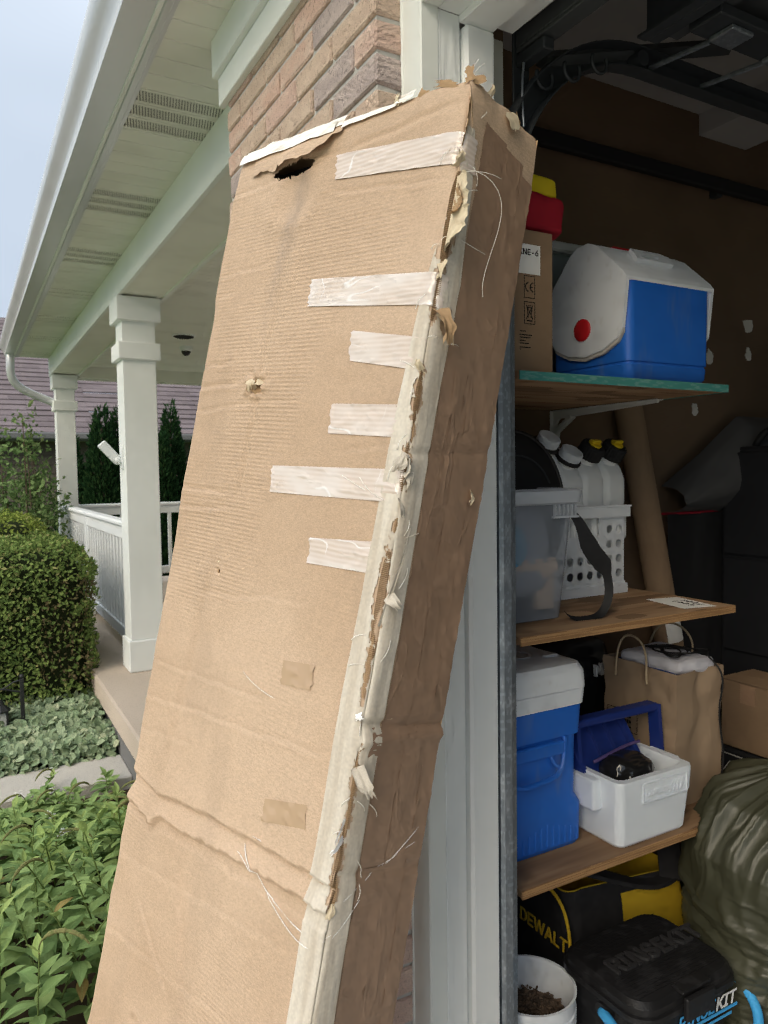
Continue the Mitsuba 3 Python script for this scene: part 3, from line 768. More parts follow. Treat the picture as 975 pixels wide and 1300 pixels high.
bigscrap(0.150, 0.262, 0.040, 'torn_paper', 5, 0.016, 'big cream scrap of tape hanging from the corner')
bigscrap(0.168, 0.205, 0.022, 'torn_kraft', 6, 0.010)
bigscrap(0.560, 0.600, 0.012, 'kraft_tape', 7, 0.008)
bigscrap(0.030, 0.105, 0.007, 'torn_kraft', 8, 0.006)
scrap(BW - 0.004, 0.135, 0.018, 0.022, -0.3, -1, 0.012, 'torn_paper', 2)
scrap(BW + 0.000, 0.275, 0.012, 0.030, -0.3, 1, 0.010, 'torn_paper', 3)
scrap(BW + 0.012, 0.345, 0.022, 0.055, 0.35, 1, 0.020, 'torn_kraft', 4, 1.2, 'folded kraft scrap sticking out of the side')
scrap(BW + 0.016, 0.350, 0.018, 0.050, 0.7, 1, 0.014, 'torn_paper', 5)
scrap(BW - 0.008, 0.440, 0.014, 0.016, 0.2, -1, 0.010, 'torn_paper', 6)
scrap(BW - 0.006, 0.560, 0.020, 0.035, -0.4, 1, 0.012, 'kraft_tape', 7)
scrap(BW + 0.006, 0.585, 0.013, 0.025, 0.4, 1, 0.010, 'kraft_tape', 8)
scrap(BW - 0.002, 0.625, 0.018, 0.030, 0.1, 1, 0.008, 'kraft_tape', 9)
scrap(BW + 0.004, 0.765, 0.016, 0.024, 0.8, 0.4, 0.010, 'kraft_tape', 10)
scrap(BW - 0.004, 0.810, 0.008, 0.14, 0.25, -1, 0.006, 'kraft_tape', 11, 0.6)
scrap(BW + 0.006, 1.010, 0.020, 0.050, 0.5, 1, 0.010, 'kraft_tape', 12)
scrap(BW - 0.002, 1.085, 0.012, 0.050, -0.1, 1, 0.007, 'film_white', 13)
scrap(BW + 0.005, 1.205, 0.016, 0.022, 0.1, 1, 0.007, 'torn_paper', 14)
scrap(BW - 0.004, 1.110, 0.010, 0.030, -0.9, 1, 0.006, 'film_white', 15)
scrap(BW + 0.155, 0.590, 0.012, 0.022, -0.5, 1, 0.008, 'torn_paper', 16)
scrap(BW - 0.012, 0.935, 0.018, 0.012, 0.5, 1, 0.006, 'film_white', 17)
# top corner: ragged layers
for i, (s, w, h, a, b, l_, mt) in enumerate([(BW - 0.008, 0.030, 0.020, 0.1, -1, 0.003, 'torn_kraft'), (BW + 0.006, 0.020, 0.024, 0.2, -1, 0.006, 'torn_kraft'), (BW + 0.002, 0.014, 0.016, -0.4, -1, 0.004, 'torn_paper'),
                                             (BW + 0.05, 0.014, 0.014, 0.3, -1, 0.010, 'torn_paper'), (BW + 0.125, 0.022, 0.014, 0.3, -1, 0.004, 'torn_kraft'), (BW + 0.10, 0.035, 0.03, 0.6, 1, 0.004, 'torn_paper'),
                                             (BW - 0.05, 0.05, 0.012, 0.2, -1, 0.003, 'torn_kraft'), (BW - 0.105, 0.030, 0.016, 0.1, -1, 0.004, 'torn_kraft'), (BW - 0.155, 0.014, 0.020, 0.4, -1, 0.008, 'torn_paper')]):
    scrap(s, 0.004, w, h, a, b, l_, mt, 40 + i)
scrap(BW + 0.001, 0.01, 0.012, 0.10, 0.05, 1, 0.004, 'torn_kraft', 60, 0.3)

for i, (s, v, w, h, a, b, l_) in enumerate([(0.172, 0.447, 0.020, 0.026, 0.5, 0.6, 0.009), (0.190, 0.443, 0.022, 0.020, 0.2, 1, 0.011), (0.208, 0.452, 0.018, 0.022, -1, 0.4, 0.010), (0.188, 0.470, 0.022, 0.018, 0.3, -1, 0.010), (0.166, 0.460, 0.016, 0.018, 1, -0.2, 0.008),
                                                 (0.167, 0.790, 0.007, 0.007, 0.3, 1, 0.004), (0.166, 0.775, 0.005, 0.006, -0.3, 1, 0.003)]):
    scrap(s, v, w, h, a, b, l_, 'torn_kraft' if i % 2 else 'torn_paper', 80 + i, 1.3)

# white tape torn along the top edge, in layers, and the flap that hangs over the hole
for i, (s0, s1, v0, v1, of) in enumerate([(0.012, 0.30, -0.020, 0.004, 0.004), (0.006, 0.285, -0.010, 0.014, 0.0065), (0.30, 0.425, -0.002, 0.010, 0.004), (0.42, 0.46, -0.014, 0.004, 0.006)]):
    def fn(a, b, s0=s0, s1=s1, v0=v0, v1=v1, of=of, i=i):
        s = s0 + (s1 - s0) * a
        j = (nz(s * 22, b * 0, 0, 70 + i) - 0.5) * 0.010 * (1 - b) + (nz(s * 18, b * 0, 0, 80 + i) - 0.5) * 0.007 * b
        v = v0 + (v1 - v0) * b + j
        return skin(s, np.maximum(v, 0.0), of + 0.002 * (nz(s * 14, b * 2, 0, 90 + i) - 0.3)) + BL * np.maximum(-v, 0)[..., None] * 0.9 + BB_ * np.maximum(-v, 0)[..., None] * 0.35
    m, q = grid(fn, np.linspace(0, 1, 90), np.linspace(0, 1, 8))
    part(box, 'top_tape', m, 'white_tape', 60, uv=None)


def flapfn(a, b):
    s = 0.06 + 0.245 * a
    low = 0.046 + 0.012 * np.sin(np.clip((a - 0.2) / 0.8, 0, 1) * np.pi) - 0.028 * np.clip((a - 0.7) / 0.3, 0, 1) + (nz(a * 16, 0 * a, 0, 95) - 0.5) * 0.012
    v = 0.006 + (low - 0.006) * b
    return skin(s, v, 0.003 + 0.024 * b ** 1.5 * np.exp(-((a - 0.60) / 0.28) ** 2) + 0.003 * np.sin(a * 16) * b)


m, q = grid(flapfn, np.linspace(0, 1, 60), np.linspace(0, 1, 12))
part(box, 'torn_flap', trimesh.Trimesh(m.vertices, m.faces[:, ::-1], process=False), 'kraft_board', True, uv=np.c_[q[:, 0] * 0.2, q[:, 1] * 0.05], label='torn board flap lifted over the hole')

# clear tape: six short strips across the wide face, their ends wrapped into the corner
CT = [((0.302, 0.059), (BW + 0.030, 0.088), (BW + 0.036, 0.138), (0.307, 0.103)), ((0.294, 0.275), (BW + 0.018, 0.296), (BW + 0.016, 0.345), (0.299, 0.323)),
      ((0.418, 0.372), (BW - 0.004, 0.392), (BW - 0.004, 0.440), (0.420, 0.420)), ((0.402, 0.489), (BW - 0.034, 0.490), (BW - 0.034, 0.538), (0.404, 0.537)),
      ((0.275, 0.596), (BW - 0.002, 0.584), (BW - 0.002, 0.632), (0.282, 0.641)), ((0.399, 0.704), (BW - 0.040, 0.693), (BW - 0.042, 0.739), (0.404, 0.744))]
for i, c in enumerate(CT):
    m, q = patch(c, 70, 14, 0.0019 if i in (0, 1) else 0.0013, 0.004, 100 + i)
    part(box, 'clear_tape', m, 'clear_film', True, uv=q)
for i, c in enumerate([((0.383, 0.903), (0.459, 0.893), (0.462, 0.931), (0.388, 0.940)), ((0.396, 1.118), (0.493, 1.093), (0.497, 1.127), (0.400, 1.152))]):
    m, q = patch(c, 30, 8, 0.0008, 0.003, 130 + i)
    part(box, 'brown_tape', m, 'faint_film', True, uv=q)
# brown tape over the side, long strips and short patches, darkened to carry shade
for i, (d0, d1, v0, v1) in enumerate([(0.044, 0.102, 0.05, 1.17), (0.100, 0.152, 0.06, 0.95), (0.150, 0.1875, 0.08, 2.1), (0.044, 0.104, 1.165, 2.1), (0.102, 0.152, 0.94, 2.1), (0.070, 0.085, 0.375, 0.47), (0.110, 0.124, 0.40, 0.50), (0.075, 0.090, 0.48, 0.62), (0.130, 0.150, 0.70, 0.78),
                                      (0.02, 0.186, 0.955, 1.02), (0.098, 0.140, 0.96, 1.60)]):
    m, q = patch(((BW + d0, v0), (BW + d1, v0 + 0.005), (BW + d1, v1), (BW + d0, v1 + 0.01)), 8, max(8, int((v1 - v0) / 0.008)), 0.0007 + 0.0004 * (i % 4), 0.001, 150 + i)
    part(box, 'brown_tape', m, 'brown_film', True, uv=q)
# stretch film round the big fold
m, q = patch(((0.30, 1.225), (BW + 0.186, 1.130), (BW + 0.186, 1.165), (0.30, 1.275)), 80, 10, 0.003, 0.006, 170)


def twist(pts, r, off):
    q = spline(pts, 60)
    return [skin(a, b, off + 0.0008 * math.sin(i * 0.4)) for i, (a, b) in enumerate(q)]


part(box, 'twisted_film', cat([tube(twist([(0.37, 1.20), (0.42, 1.235), (0.49, 1.256), (BW - 0.005, 1.258), (BW + 0.02, 1.24)], 0, 0.0015), 0.0005 + 0.0003 * np.sin(np.arange(60) * 0.35), 6),
                               tube(twist([(0.36, 1.215), (0.45, 1.25), (BW - 0.02, 1.275), (BW + 0.05, 1.215), (BW + 0.12, 1.155), (BW + 0.185, 1.11)], 0, 0.0015), 0.0005, 6),
                               tube(twist([(BW + 0.02, 1.205), (BW + 0.10, 1.165), (BW + 0.18, 1.14)], 0, 0.0015), 0.0004, 6)]), 'film_white', True)
scrap(0.40, 1.19, 0.018, 0.022, 0.1, -1, 0.006, 'film_white', 71)
# loose fibres and strings
fib = []
for i, (s, v, pts) in enumerate([(BW + 0.02, 0.135, [(0.01, 0.005, 0.02), (0.045, 0.02, 0.03), (0.055, 0.09, 0.03), (0.062, 0.17, 0.02)]), (BW + 0.015, 0.14, [(0.02, -0.004, 0.02), (0.05, -0.006, 0.03)]),
                                 (BW + 0.03, 0.235, [(0.02, 0.006, 0.012), (0.05, 0.004, 0.012)]), (BW - 0.09, 0.60, [(0.03, 0.02, 0.004), (0.06, 0.03, 0.004)]), (BW - 0.13, 0.60, [(0.03, 0.01, 0.003), (0.06, 0.02, 0.003)]),                                  (0.29, 0.945, [(0.04, 0.012, 0.003), (0.09, 0.020, 0.002)]),
                                 (BW - 0.05, 0.425, [(0.03, 0.008, 0.003), (0.05, 0.02, 0.003)]), (BW + 0.002, 0.004, [(0.004, -0.02, 0.004), (0.006, -0.03, 0.01)]), (BW + 0.008, 0.004, [(0.002, -0.015, 0.006), (0.010, -0.028, 0.012)]), (BW - 0.004, 0.004, [(-0.004, -0.015, 0.004), (-0.006, -0.024, 0.008)])]):
    P0 = skin(s, v, 0.001)
    pts = [P0] + [skin(min(s + a, BW + BT - 0.01), v + max(b, -v), o) + BL * max(0, -(v + b)) for a, b, o in pts]
    fib.append(tube(spline(pts, 16), 0.00045, 5, False))
for i in range(26):
    s, v = BW + rng.uniform(-0.03, 0.05), rng.uniform(0.03, 1.25)
    a = rng.uniform(0, 6.28)
    L = rng.uniform(0.01, 0.03)
    fib.append(tube([skin(s + math.cos(a) * L * t, v + math.sin(a) * L * t + 0.006 * t * t, 0.002 + 0.004 * math.sin(3 * t)) for t in np.linspace(0, 1, 8)], 0.0005, 4, False))
part(box, 'loose_fibre', cat(fib), 'white_tape', True, kind='stuff')

# ------------------------------------------------------------------ garage door hardware
pr('galvanised', lambda p, n, uv: MIX((0.30, 0.34, 0.38), (0.44, 0.48, 0.52), SS(0.45, 0.75, FB(p.x * 90, p.y * 90, p.z * 22, octaves=4))) * (0.86 + 0.28 * SS(0.55, 0.8, N(p.x * 260, p.y * 260, p.z * 120))), 0.42, 0.5, 0.75)
pr('dark_steel', (0.028, 0.032, 0.036), 0.5, 0.5)
pr('door_shade_grey', (0.055, 0.06, 0.062), 0.5, 0.4)  # overhead shade is put into this dark grey
tr = thing('garage_door_track', 'galvanised steel door track standing behind the right side of the jamb', 'door track')
C = [(0.984, 1.196), (0.984, 1.236), (0.990, 1.243), (1.018, 1.243), (1.024, 1.236), (1.024, 1.190), (1.016, 1.184), (1.0135, 1.187), (1.0215, 1.193), (1.0215, 1.235), (1.017, 1.240), (0.991, 1.240), (0.987, 1.235), (0.987, 1.198)]
C2 = [(0.976, 1.205), (0.983, 1.1985), (1.000, 1.1955), (1.014, 1.1985), (1.0205, 1.206), (1.0205, 1.222), (1.018, 1.222), (1.018, 1.207), (1.0125, 1.2012), (1.000, 1.1985), (0.9845, 1.2012), (0.9785, 1.206), (0.9785, 1.24), (0.976, 1.24)]
part(tr, 'vertical_rail', prism(C2, 2.12), 'galvanised', M=frame((0, 0.042, 0.006), (1, 0, 0), (0, 1, 0), (0, 0, 1)))
fl = sg.Polygon([(0.968, 0.006), (1.0215, 0.006), (1.0215, 2.15), (0.968, 2.15)])
hl = [sg.box(0.9695, z, 0.9745, z + h) for z0 in np.arange(0.1, 2.1, 0.062) for z, h in ((z0, 0.034), (z0 + 0.042, 0.008))]
fl = fl.difference(shapely.unary_union(hl))
m = extrude_polygon(fl, 0.002, engine='earcut')
m.apply_transform(frame((0, 1.2900, 0), (1, 0, 0), (0, 0, 1), (0, -1, 0)))
part(tr, 'slotted_angle', m, 'galvanised', label='slotted steel angle fixing the track')
# the curve and the run under the ceiling
arc = [(1.002 + 0.40 * (1 - math.cos(t)), 1.264, 2.126 + 0.40 * math.sin(t)) for t in np.linspace(0, math.pi / 2, 18)] + [(x, 1.264, 2.526) for x in np.linspace(1.5, 3.6, 8)]
A = np.array(arc)
tg = np.gradient(A, axis=0)
tg /= np.linalg.norm(tg, axis=1)[:, None]
nm = np.c_[-tg[:, 2], tg[:, 1] * 0, tg[:, 0]]
ms = []
for (o0, o1, ya, yb) in ((-0.024, 0.024, 0.016, 0.019), (-0.026, -0.0235, -0.02, 0.019), (0.0235, 0.026, -0.02, 0.019)):
    q = np.stack([A + nm * o0 + V(0, ya, 0), A + nm * o1 + V(0, ya, 0), A + nm * o1 + V(0, yb, 0), A + nm * o0 + V(0, yb, 0)], 1)
    n = len(A)
    f = []
    for i in range(n - 1):
        for k in range(4):
            a, b = i * 4 + k, i * 4 + (k + 1) % 4
            f += [[a, b, b + 4], [a, b + 4, a + 4]]
    ms.append(trimesh.Trimesh(q.reshape(-1, 3), f, process=False))
part(tr, 'curved_rail', cat(ms), 'dark_steel', label='dark curved rail running back under the ceiling')

gd = thing('garage_door', 'raised garage door with struts, its shade put into a dark colour, seen from below overhead', 'garage door')
for k in range(4):
    x = 1.36 + k * 0.56
    part(gd, 'panel', cat([bx(x, x + 0.552, -3.5, 1.16, 2.56, 2.60, 0.004), bx(x + 0.02, x + 0.05, -3.5, 1.16, 2.525, 2.5595), bx(x + 0.50, x + 0.53, -3.5, 1.16, 2.525, 2.5595)]), 'door_shade_grey')
part(gd, 'bottom_strut', cat([bx(1.315, 1.35, -3.5, 1.165, 2.50, 2.60, 0.004), bx(1.29, 1.3145, -3.5, 1.165, 2.50, 2.506)]), 'dark_steel')
part(gd, 'stile', cat([bx(1.37, 3.5, 1.02, 1.10, 2.50, 2.5245, 0.003)]), 'dark_steel')
for k, x in enumerate((1.42, 1.60, 2.10)):
    part(gd, 'hinge', cat([bx(x, x + 0.07, 1.03, 1.09, 2.488, 2.4995, 0.003), tube([(x + 0.02, 1.1, 2.50), (x + 0.02, 1.262, 2.52)], 0.006, 8)]), 'galvanised')
part(gd, 'roller', tube([(1.40, 1.245, 2.526), (1.40, 1.278, 2.526)], 0.018, 14), 'dark_steel', 40)
st = thing('door_spring_bar', 'dark steel bar with a coiled spring across the top of the opening', 'bar')
bar = bx(-0.024, 0.024, -4.4, 0.0, -0.006, 0.006, 0.002)
part(st, 'angle_bar', cat([bx(1.060, 1.104, -3.6, 1.288, 2.470, 2.478, 0.002), bx(1.060, 1.066, -3.6, 1.288, 2.4785, 2.515, 0.002)]), 'door_shade_grey')
part(st, 'end_bracket', cat([bx(1.055, 1.10, 1.29, 1.296, 2.36, 2.56, 0.002), bx(1.061, 1.09, 1.20, 1.2895, 2.44, 2.466, 0.003)]), 'dark_steel')
part(st, 'cable', tube(spline([(1.07, 1.27, 2.46), (1.055, 1.26, 2.40), (1.05, 1.25, 2.30)], 12), 0.003, 6), 'galvanised', True)
for k in range(3):
    t0 = np.linspace(-0.5, 3.6, 18)
    c0 = V(1.115 + 0.06 * k, 1.26 - 0.02 * k, 2.420 + 0.022 * k)
    part(st, 'hook', tube([c0 + V(0.022 * math.cos(t), 0, 0.024 * math.sin(t) * -1) for t in t0], 0.004, 6), 'dark_steel', True)
part(st, 'rear_strut', cat([bx(1.20, 1.225, -3.6, 1.28, 2.60, 2.68, 0.003), bx(1.2255, 1.33, 1.10, 1.18, 2.60, 2.606)]), 'door_shade_grey')
part(st, 'diagonal_brace', tube([(1.13, 1.285, 2.47), (1.75, 1.285, 2.66)], 0.020, 4), 'door_shade_grey')
rd = thing('hanging_rod', 'long dark rod fixed high along the brown shelf wall', 'rod')
part(rd, 'bar', bx(1.062, 4.2, 1.84, 1.87, 2.605, 2.655, 0.006), 'matte_black')
for x in (1.3, 2.5, 3.7):
    part(rd, 'bracket', bx(x, x + 0.03, 1.871, 1.909, 2.60, 2.66, 0.003), 'dark_steel')

# ------------------------------------------------------------------ shelves
def ply_col(p, n, uv):
    g = FB(p.x * 3.0, p.y * 34, p.z * 34, octaves=4)
    k = SS(0.64, 0.74, N(p.x * 9 + 3, p.y * 22))
    return MIX(MIX((0.30, 0.195, 0.115), (0.20, 0.12, 0.068), SS(0.3, 0.7, g)), (0.12, 0.07, 0.04), k * 0.7)


pr('plywood', ply_col, 0.75, 0.2, bump=lambda p, n, uv: FB(p.x * 8, p.y * 160, p.z * 160), scale=0.0008)
pr('ply_edge', lambda p, n, uv: MIX((0.36, 0.21, 0.10), (0.20, 0.11, 0.05), dr.select(FB(p.x * 6, p.y * 6, p.z * 420) > 0.5, 1.0, 0.0) * 0.7), 0.85, 0.15)
pr('teal_edge', lambda p, n, uv: MIX((0.05, 0.21, 0.19), (0.12, 0.28, 0.25), SS(0.5, 0.75, FB(p.x * 50, p.y * 50, p.z * 150))), 0.6, 0.3)
pr('bracket_white', (0.55, 0.55, 0.53), 0.4, 0.4)


def shelf(z, x1, label, edge, br):
    s = thing('shelf', label, 'shelf', 'shelves along the garage wall')
    part(s, 'board', bx(1.062, x1 - 0.003, 1.284, 1.905, z - 0.0185, z, 0.001), 'plywood')
    part(s, 'front_edge', bx(1.062, x1 - 0.003, 1.2805, 1.2838, z - 0.020, z - 0.0005), edge)
    part(s, 'end_edge', bx(x1 - 0.0028, x1, 1.2805, 1.905, z - 0.020, z - 0.0005), edge)
    for x in br:
        pl = bx(x, x + 0.034, 1.9055, 1.9095, z - 0.24, z - 0.020, 0.001)
        arm = prism_x([(1.905, z - 0.021), (1.905, z - 0.075), (1.88, z - 0.048), (1.48, z - 0.030), (1.475, z - 0.021)], x + 0.012, x + 0.022)
        top = bx(x, x + 0.034, 1.475, 1.905, z - 0.0235, z - 0.0205)
        rib = tube([(x + 0.017, 1.903, z - 0.20), (x + 0.017, 1.895, z - 0.09), (x + 0.017, 1.82, z - 0.043)], 0.012, 8)
        part(s, 'bracket', cat([pl, arm, top, rib]), 'bracket_white')
    return s


shelf(1.800, 1.762, 'top shelf board with a chipped teal front edge, under the rounded cooler', 'teal_edge', (1.15, 1.758 - 0.05))
shelf(1.213, 1.800, 'middle plywood shelf holding the clear tub and the white crate', 'ply_edge', (1.15, 1.74))
shelf(0.636, 1.930, 'lowest plywood shelf holding the tall blue cooler and the paper bag', 'ply_edge', (1.15, 1.74))

# ------------------------------------------------------------------ on the top shelf
pr('blue_plastic', lambda p, n, uv: MIX(MIX((0.012, 0.115, 0.50), (0.020, 0.14, 0.55), FB(p.x * 12, p.y * 12, p.z * 12)), (0.10, 0.19, 0.45), SS(0.55, 0.85, FB(p.x * 30, p.y * 30, p.z * 6, octaves=4)) * 0.5), lambda p, n, uv: 0.30 + 0.25 * FB(p.x * 20, p.y * 20, p.z * 20), 0.45, bump=fine(260), scale=0.0008)
pr('navy_plastic', (0.012, 0.03, 0.17), 0.35, 0.45)
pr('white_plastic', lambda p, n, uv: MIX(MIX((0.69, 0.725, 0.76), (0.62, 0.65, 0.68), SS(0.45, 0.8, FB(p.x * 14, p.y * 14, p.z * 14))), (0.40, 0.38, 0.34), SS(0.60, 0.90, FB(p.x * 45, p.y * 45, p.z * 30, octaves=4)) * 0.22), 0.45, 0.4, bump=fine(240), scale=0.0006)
pr('cool_white', (0.70, 0.755, 0.81), 0.5, 0.35, bump=lambda p, n, uv: mikit.voronoi(p.x * 120 + p.y * 120, p.z * 120)[0], scale=0.0012)  # bluish base holds the blue cast of the sky
pr('red_plastic', (0.48, 0.015, 0.02), 0.35, 0.5)
pr('red_cloth', lambda p, n, uv: MIX((0.36, 0.015, 0.03), (0.24, 0.01, 0.02), FB(p.x * 9, p.y * 9, p.z * 9)), 0.8, 0.2)
pr('yellow_cloth', (0.62, 0.48, 0.02), 0.7, 0.2)

ck = thing('cooler', 'blue cooler with a tent-shaped white lid and a red button, on the top shelf', 'cooler', 'portable coolers')
X0, X1, Y0, Y1, Z0 = 1.452, 1.772, 1.338, 1.622, 1.801
ZE, ZR = Z0 + 0.262, Z0 + 0.372
ym = (Y0 + Y1) / 2 + 0.004
tub = []
for z, g in ((0.004, 0.014), (0.018, 0.004), (0.046, 0.002), (0.048, 0.0045), (0.052, 0.0045), (0.054, 0.001), (0.255, 0.0)):
    tub.append((z, g))
rings = []
for z, g in tub:
    r = 0.022
    pts = sg.box(X0 + 0.006 + r + g, Y0 + 0.002 + r + g, X1 - 0.006 - r - g, Y1 - 0.002 - r - g).buffer(r, quad_segs=6).exterior.coords[:-1]
    rings.append([(x, y, Z0 + z) for x, y in pts])


def loft(rings, cap=True):
    n = len(rings[0])
    v = np.vstack([np.array(r) for r in rings])
    f = []
    for i in range(len(rings) - 1):
        for j in range(n):
            k = (j + 1) % n
            a, b, c, d = i * n + j, i * n + k, (i + 1) * n + k, (i + 1) * n + j
            f += [[a, b, c], [a, c, d]]
    if cap:
        for r0, flip in ((0, True), (len(rings) - 1, False)):
            c = len(v)
            v = np.vstack([v, np.mean(rings[r0], axis=0)])
            for j in range(n):
                k = (j + 1) % n
                f.append([c, r0 * n + k, r0 * n + j] if flip else [c, r0 * n + j, r0 * n + k])
    m = trimesh.Trimesh(v, f, process=False)
    m.fix_normals()
    return m


part(ck, 'body', loft(rings), 'blue_plastic', 35)
# the lid: two end plates that reach down over the ends in a bow, and the sloping roof
bow = [(Y0 + 0.014, Z0 + 0.135), (Y0 + 0.03, Z0 + 0.112), (Y0 + 0.08, Z0 + 0.088), (ym, Z0 + 0.078), (Y1 - 0.08, Z0 + 0.088), (Y1 - 0.03, Z0 + 0.112), (Y1 - 0.014, Z0 + 0.135)]
rf = [(Y1 - 0.004, ZE - 0.004), (Y1 - 0.02, ZE + 0.018), (ym + 0.055, ZR - 0.022), (ym + 0.025, ZR - 0.003), (ym - 0.015, ZR), (ym - 0.05, ZR - 0.018), (Y0 + 0.012, ZE + 0.014), (Y0 + 0.0, ZE - 0.002)]
for xa, xb in ((X0 - 0.006, X0 + 0.0058), (X1 - 0.0058, X1 + 0.004)):
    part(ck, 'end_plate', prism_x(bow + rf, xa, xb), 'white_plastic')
part(ck, 'lip', prism_x([(y, z - 0.010) for y, z in bow] + [(y, z + 0.0005) for y, z in bow[::-1]], X0 - 0.002, X0 + 0.0056), 'mortar')
roof_ = [(Y1 + 0.001, ZE - 0.006)] + rf[:1] + rf[1:]
lidm = prism_x([(Y0 + 0.0005, ZE - 0.010), (Y1 - 0.001, ZE - 0.010)] + rf, X0 + 0.006, X1 - 0.006)
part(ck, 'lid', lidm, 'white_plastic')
d = unit((0, rf[6][0] - rf[5][0], rf[6][1] - rf[5][1]))
nrm = unit(np.cross((1, 0, 0), d))
if nrm[2] < 0: nrm = -nrm
o = V((X0 + X1) / 2, (rf[5][0] * 0.75 + rf[6][0] * 0.25), rf[5][1] * 0.75 + rf[6][1] * 0.25)
hm = prism([(-0.075, -0.030), (0.06, -0.030), (0.075, 0.012), (0.045, 0.026), (-0.06, 0.026)], 0.012, [[(-0.05, -0.016), (0.02, -0.016), (0.03, 0.004), (-0.035, 0.010)]])
part(ck, 'handle_grip', hm, 'white_plastic', M=frame(o + nrm * 0.0005, (1, 0, 0), -d, nrm))
part(ck, 'grip_hollow_shade', prism([(-0.052, -0.018), (0.022, -0.018), (0.032, 0.006), (-0.037, 0.012)], 0.001), 'soffit_dark', M=frame(o + nrm * 0.0006, (1, 0, 0), -d, nrm))  # thin dark plate; its colour is the shade of the hollow
part(ck, 'handle', prism_y([(X0 + 0.07, ZR - 0.006), (X0 + 0.09, ZR + 0.006), (X1 - 0.09, ZR + 0.006), (X1 - 0.07, ZR - 0.006)], ym - 0.012, ym + 0.014), 'red_plastic')
part(ck, 'button', lathe([(0, 0), (0.029, 0), (0.029, 0.004), (0.024, 0.008), (0, 0.010)], 30), 'red_plastic', 40, M=frame((X0 - 0.0062, 1.487, Z0 + 0.150), (0, 1, 0), (0, 0, 1), (-1, 0, 0)) @ np.diag([1, 1, 1, 1.0]))

# the carton, its label and printed marks
pr('carton_dark', lambda p, n, uv: MIX((0.255, 0.175, 0.110), (0.21, 0.14, 0.088), FB(p.x * 14, p.y * 14, p.z * 14)) * (0.95 + 0.1 * N(p.x * 300, p.y * 300, p.z * 300)), 0.85, 0.15)
pr('label_white', (0.68, 0.68, 0.66), 0.6, 0.3)
pr('ink', (0.02, 0.018, 0.016), 0.8, 0.2)


def wr(text, h, o, x, up, par=None, name='lettering', mat='ink', depth=0.0006, bold=True):
    n = np.cross(x, up)
    m = meshkit.text_mesh(text, h, depth, bold)
    return part(par, name, m, mat, M=frame(o, x, up, n))


FX, FU = V(1, 0, 0), V(0, 0, 1)      # on a face that looks towards -y
LX = V(0, -1, 0)                     # on a face that looks towards -x
ct = thing('carton', 'brown carton with a white label and printed marks, left of the rounded cooler', 'carton')
part(ct, 'body', bx(1.064, 1.205, 1.335, 1.60, 1.801, 2.125, 0.002), 'carton_dark')
lbq = part(ct, 'label', bx(1.092, 1.166, 1.3335, 1.3345, 2.026, 2.092), 'label_white', label='white paper label on the carton')
wr('INE-6', 0.013, V(1.106, 1.3333, 2.068), FX, FU, ct)


def ring_rect(w, h, t):
    return sg.box(0, 0, w, h).difference(sg.box(t, t, w - t, h - t))


def flat(poly, o, x, up, depth=0.0006):
    ps = getattr(poly, 'geoms', [poly])
    m = cat([extrude_polygon(q, depth, engine='earcut') for q in ps if q.area > 1e-9])
    m.apply_transform(frame(o, x, up, np.cross(x, up)))
    return m


def arcpoly(cx, cy, r, t, a0, a1, n=18):
    an = np.radians(np.linspace(a0, a1, n))
    return sg.Polygon([(cx + r * math.cos(a), cy + r * math.sin(a)) for a in an] + [(cx + (r - t) * math.cos(a), cy + (r - t) * math.sin(a)) for a in an[::-1]])


ce = shapely.unary_union([ring_rect(0.032, 0.05, 0.0013), arcpoly(0.0145, 0.025, 0.0115, 0.0024, 100, 260), arcpoly(0.0285, 0.025, 0.0115, 0.0024, 100, 260), sg.box(0.018, 0.0238, 0.025, 0.0262)])
part(ct, 'printed_mark', flat(ce, V(1.119, 1.3346, 1.972), FX, FU), 'ink')
bn = [ring_rect(0.032, 0.05, 0.0013), sg.box(0.008, 0.006, 0.024, 0.009)]
for a, b in (((0.007, 0.042), (0.025, 0.012)), ((0.025, 0.042), (0.007, 0.012)), ((0.009, 0.036), (0.012, 0.015)), ((0.023, 0.036), (0.020, 0.015)), ((0.008, 0.037), (0.024, 0.037)), ((0.012, 0.041), (0.020, 0.041))):
    bn.append(sg.LineString([a, b]).buffer(0.0009))
part(ct, 'printed_mark', flat(shapely.unary_union(bn), V(1.119, 1.3346, 1.914), FX, FU), 'ink')
for i, (w, z) in enumerate(((0.018, 1.896), (0.036, 1.888), (0.033, 1.882), (0.022, 1.875), (0.030, 1.869), (0.034, 1.860), (0.008, 1.855))):
    part(ct, 'printed_line', flat(shapely.unary_union([sg.box(k * 0.0045, 0, min(k * 0.0045 + 0.0036, w), 0.0022) for k in range(int(w / 0.0045))]), V(1.106, 1.3346, z), FX, FU), 'ink')

rb = thing('life_vest', 'dark red and yellow foam bundle lying on the carton', 'life vest')
m = lump(trimesh.creation.icosphere(4, 1.0), 0.10, 1.6, 3)
v = m.vertices
m.vertices = np.sign(v) * np.abs(v) ** 0.30 * V(0.095, 0.12, 0.046) + V(1.175, 1.47, 2.176)
part(rb, 'red_body', lump(m, 0.012, 14, 8), 'red_cloth', True)
m = lump(trimesh.creation.icosphere(3, 1.0), 0.08, 1.6, 5)
v = m.vertices
m.vertices = np.sign(v) * np.abs(v) ** 0.28 * V(0.085, 0.10, 0.026) + V(1.168, 1.45, 2.238) + np.c_[v[:, 0] * 0, v[:, 0] * 0, np.maximum(-v[:, 0], 0) * 0.03]
part(rb, 'yellow_top', lump(m, 0.010, 16, 9), 'yellow_cloth', True)
gb = thing('storage_bin', 'grey-green storage bin with a pale lid behind the rounded cooler', 'storage bin')
pr('grey_green', (0.20, 0.24, 0.23), 0.5, 0.35)
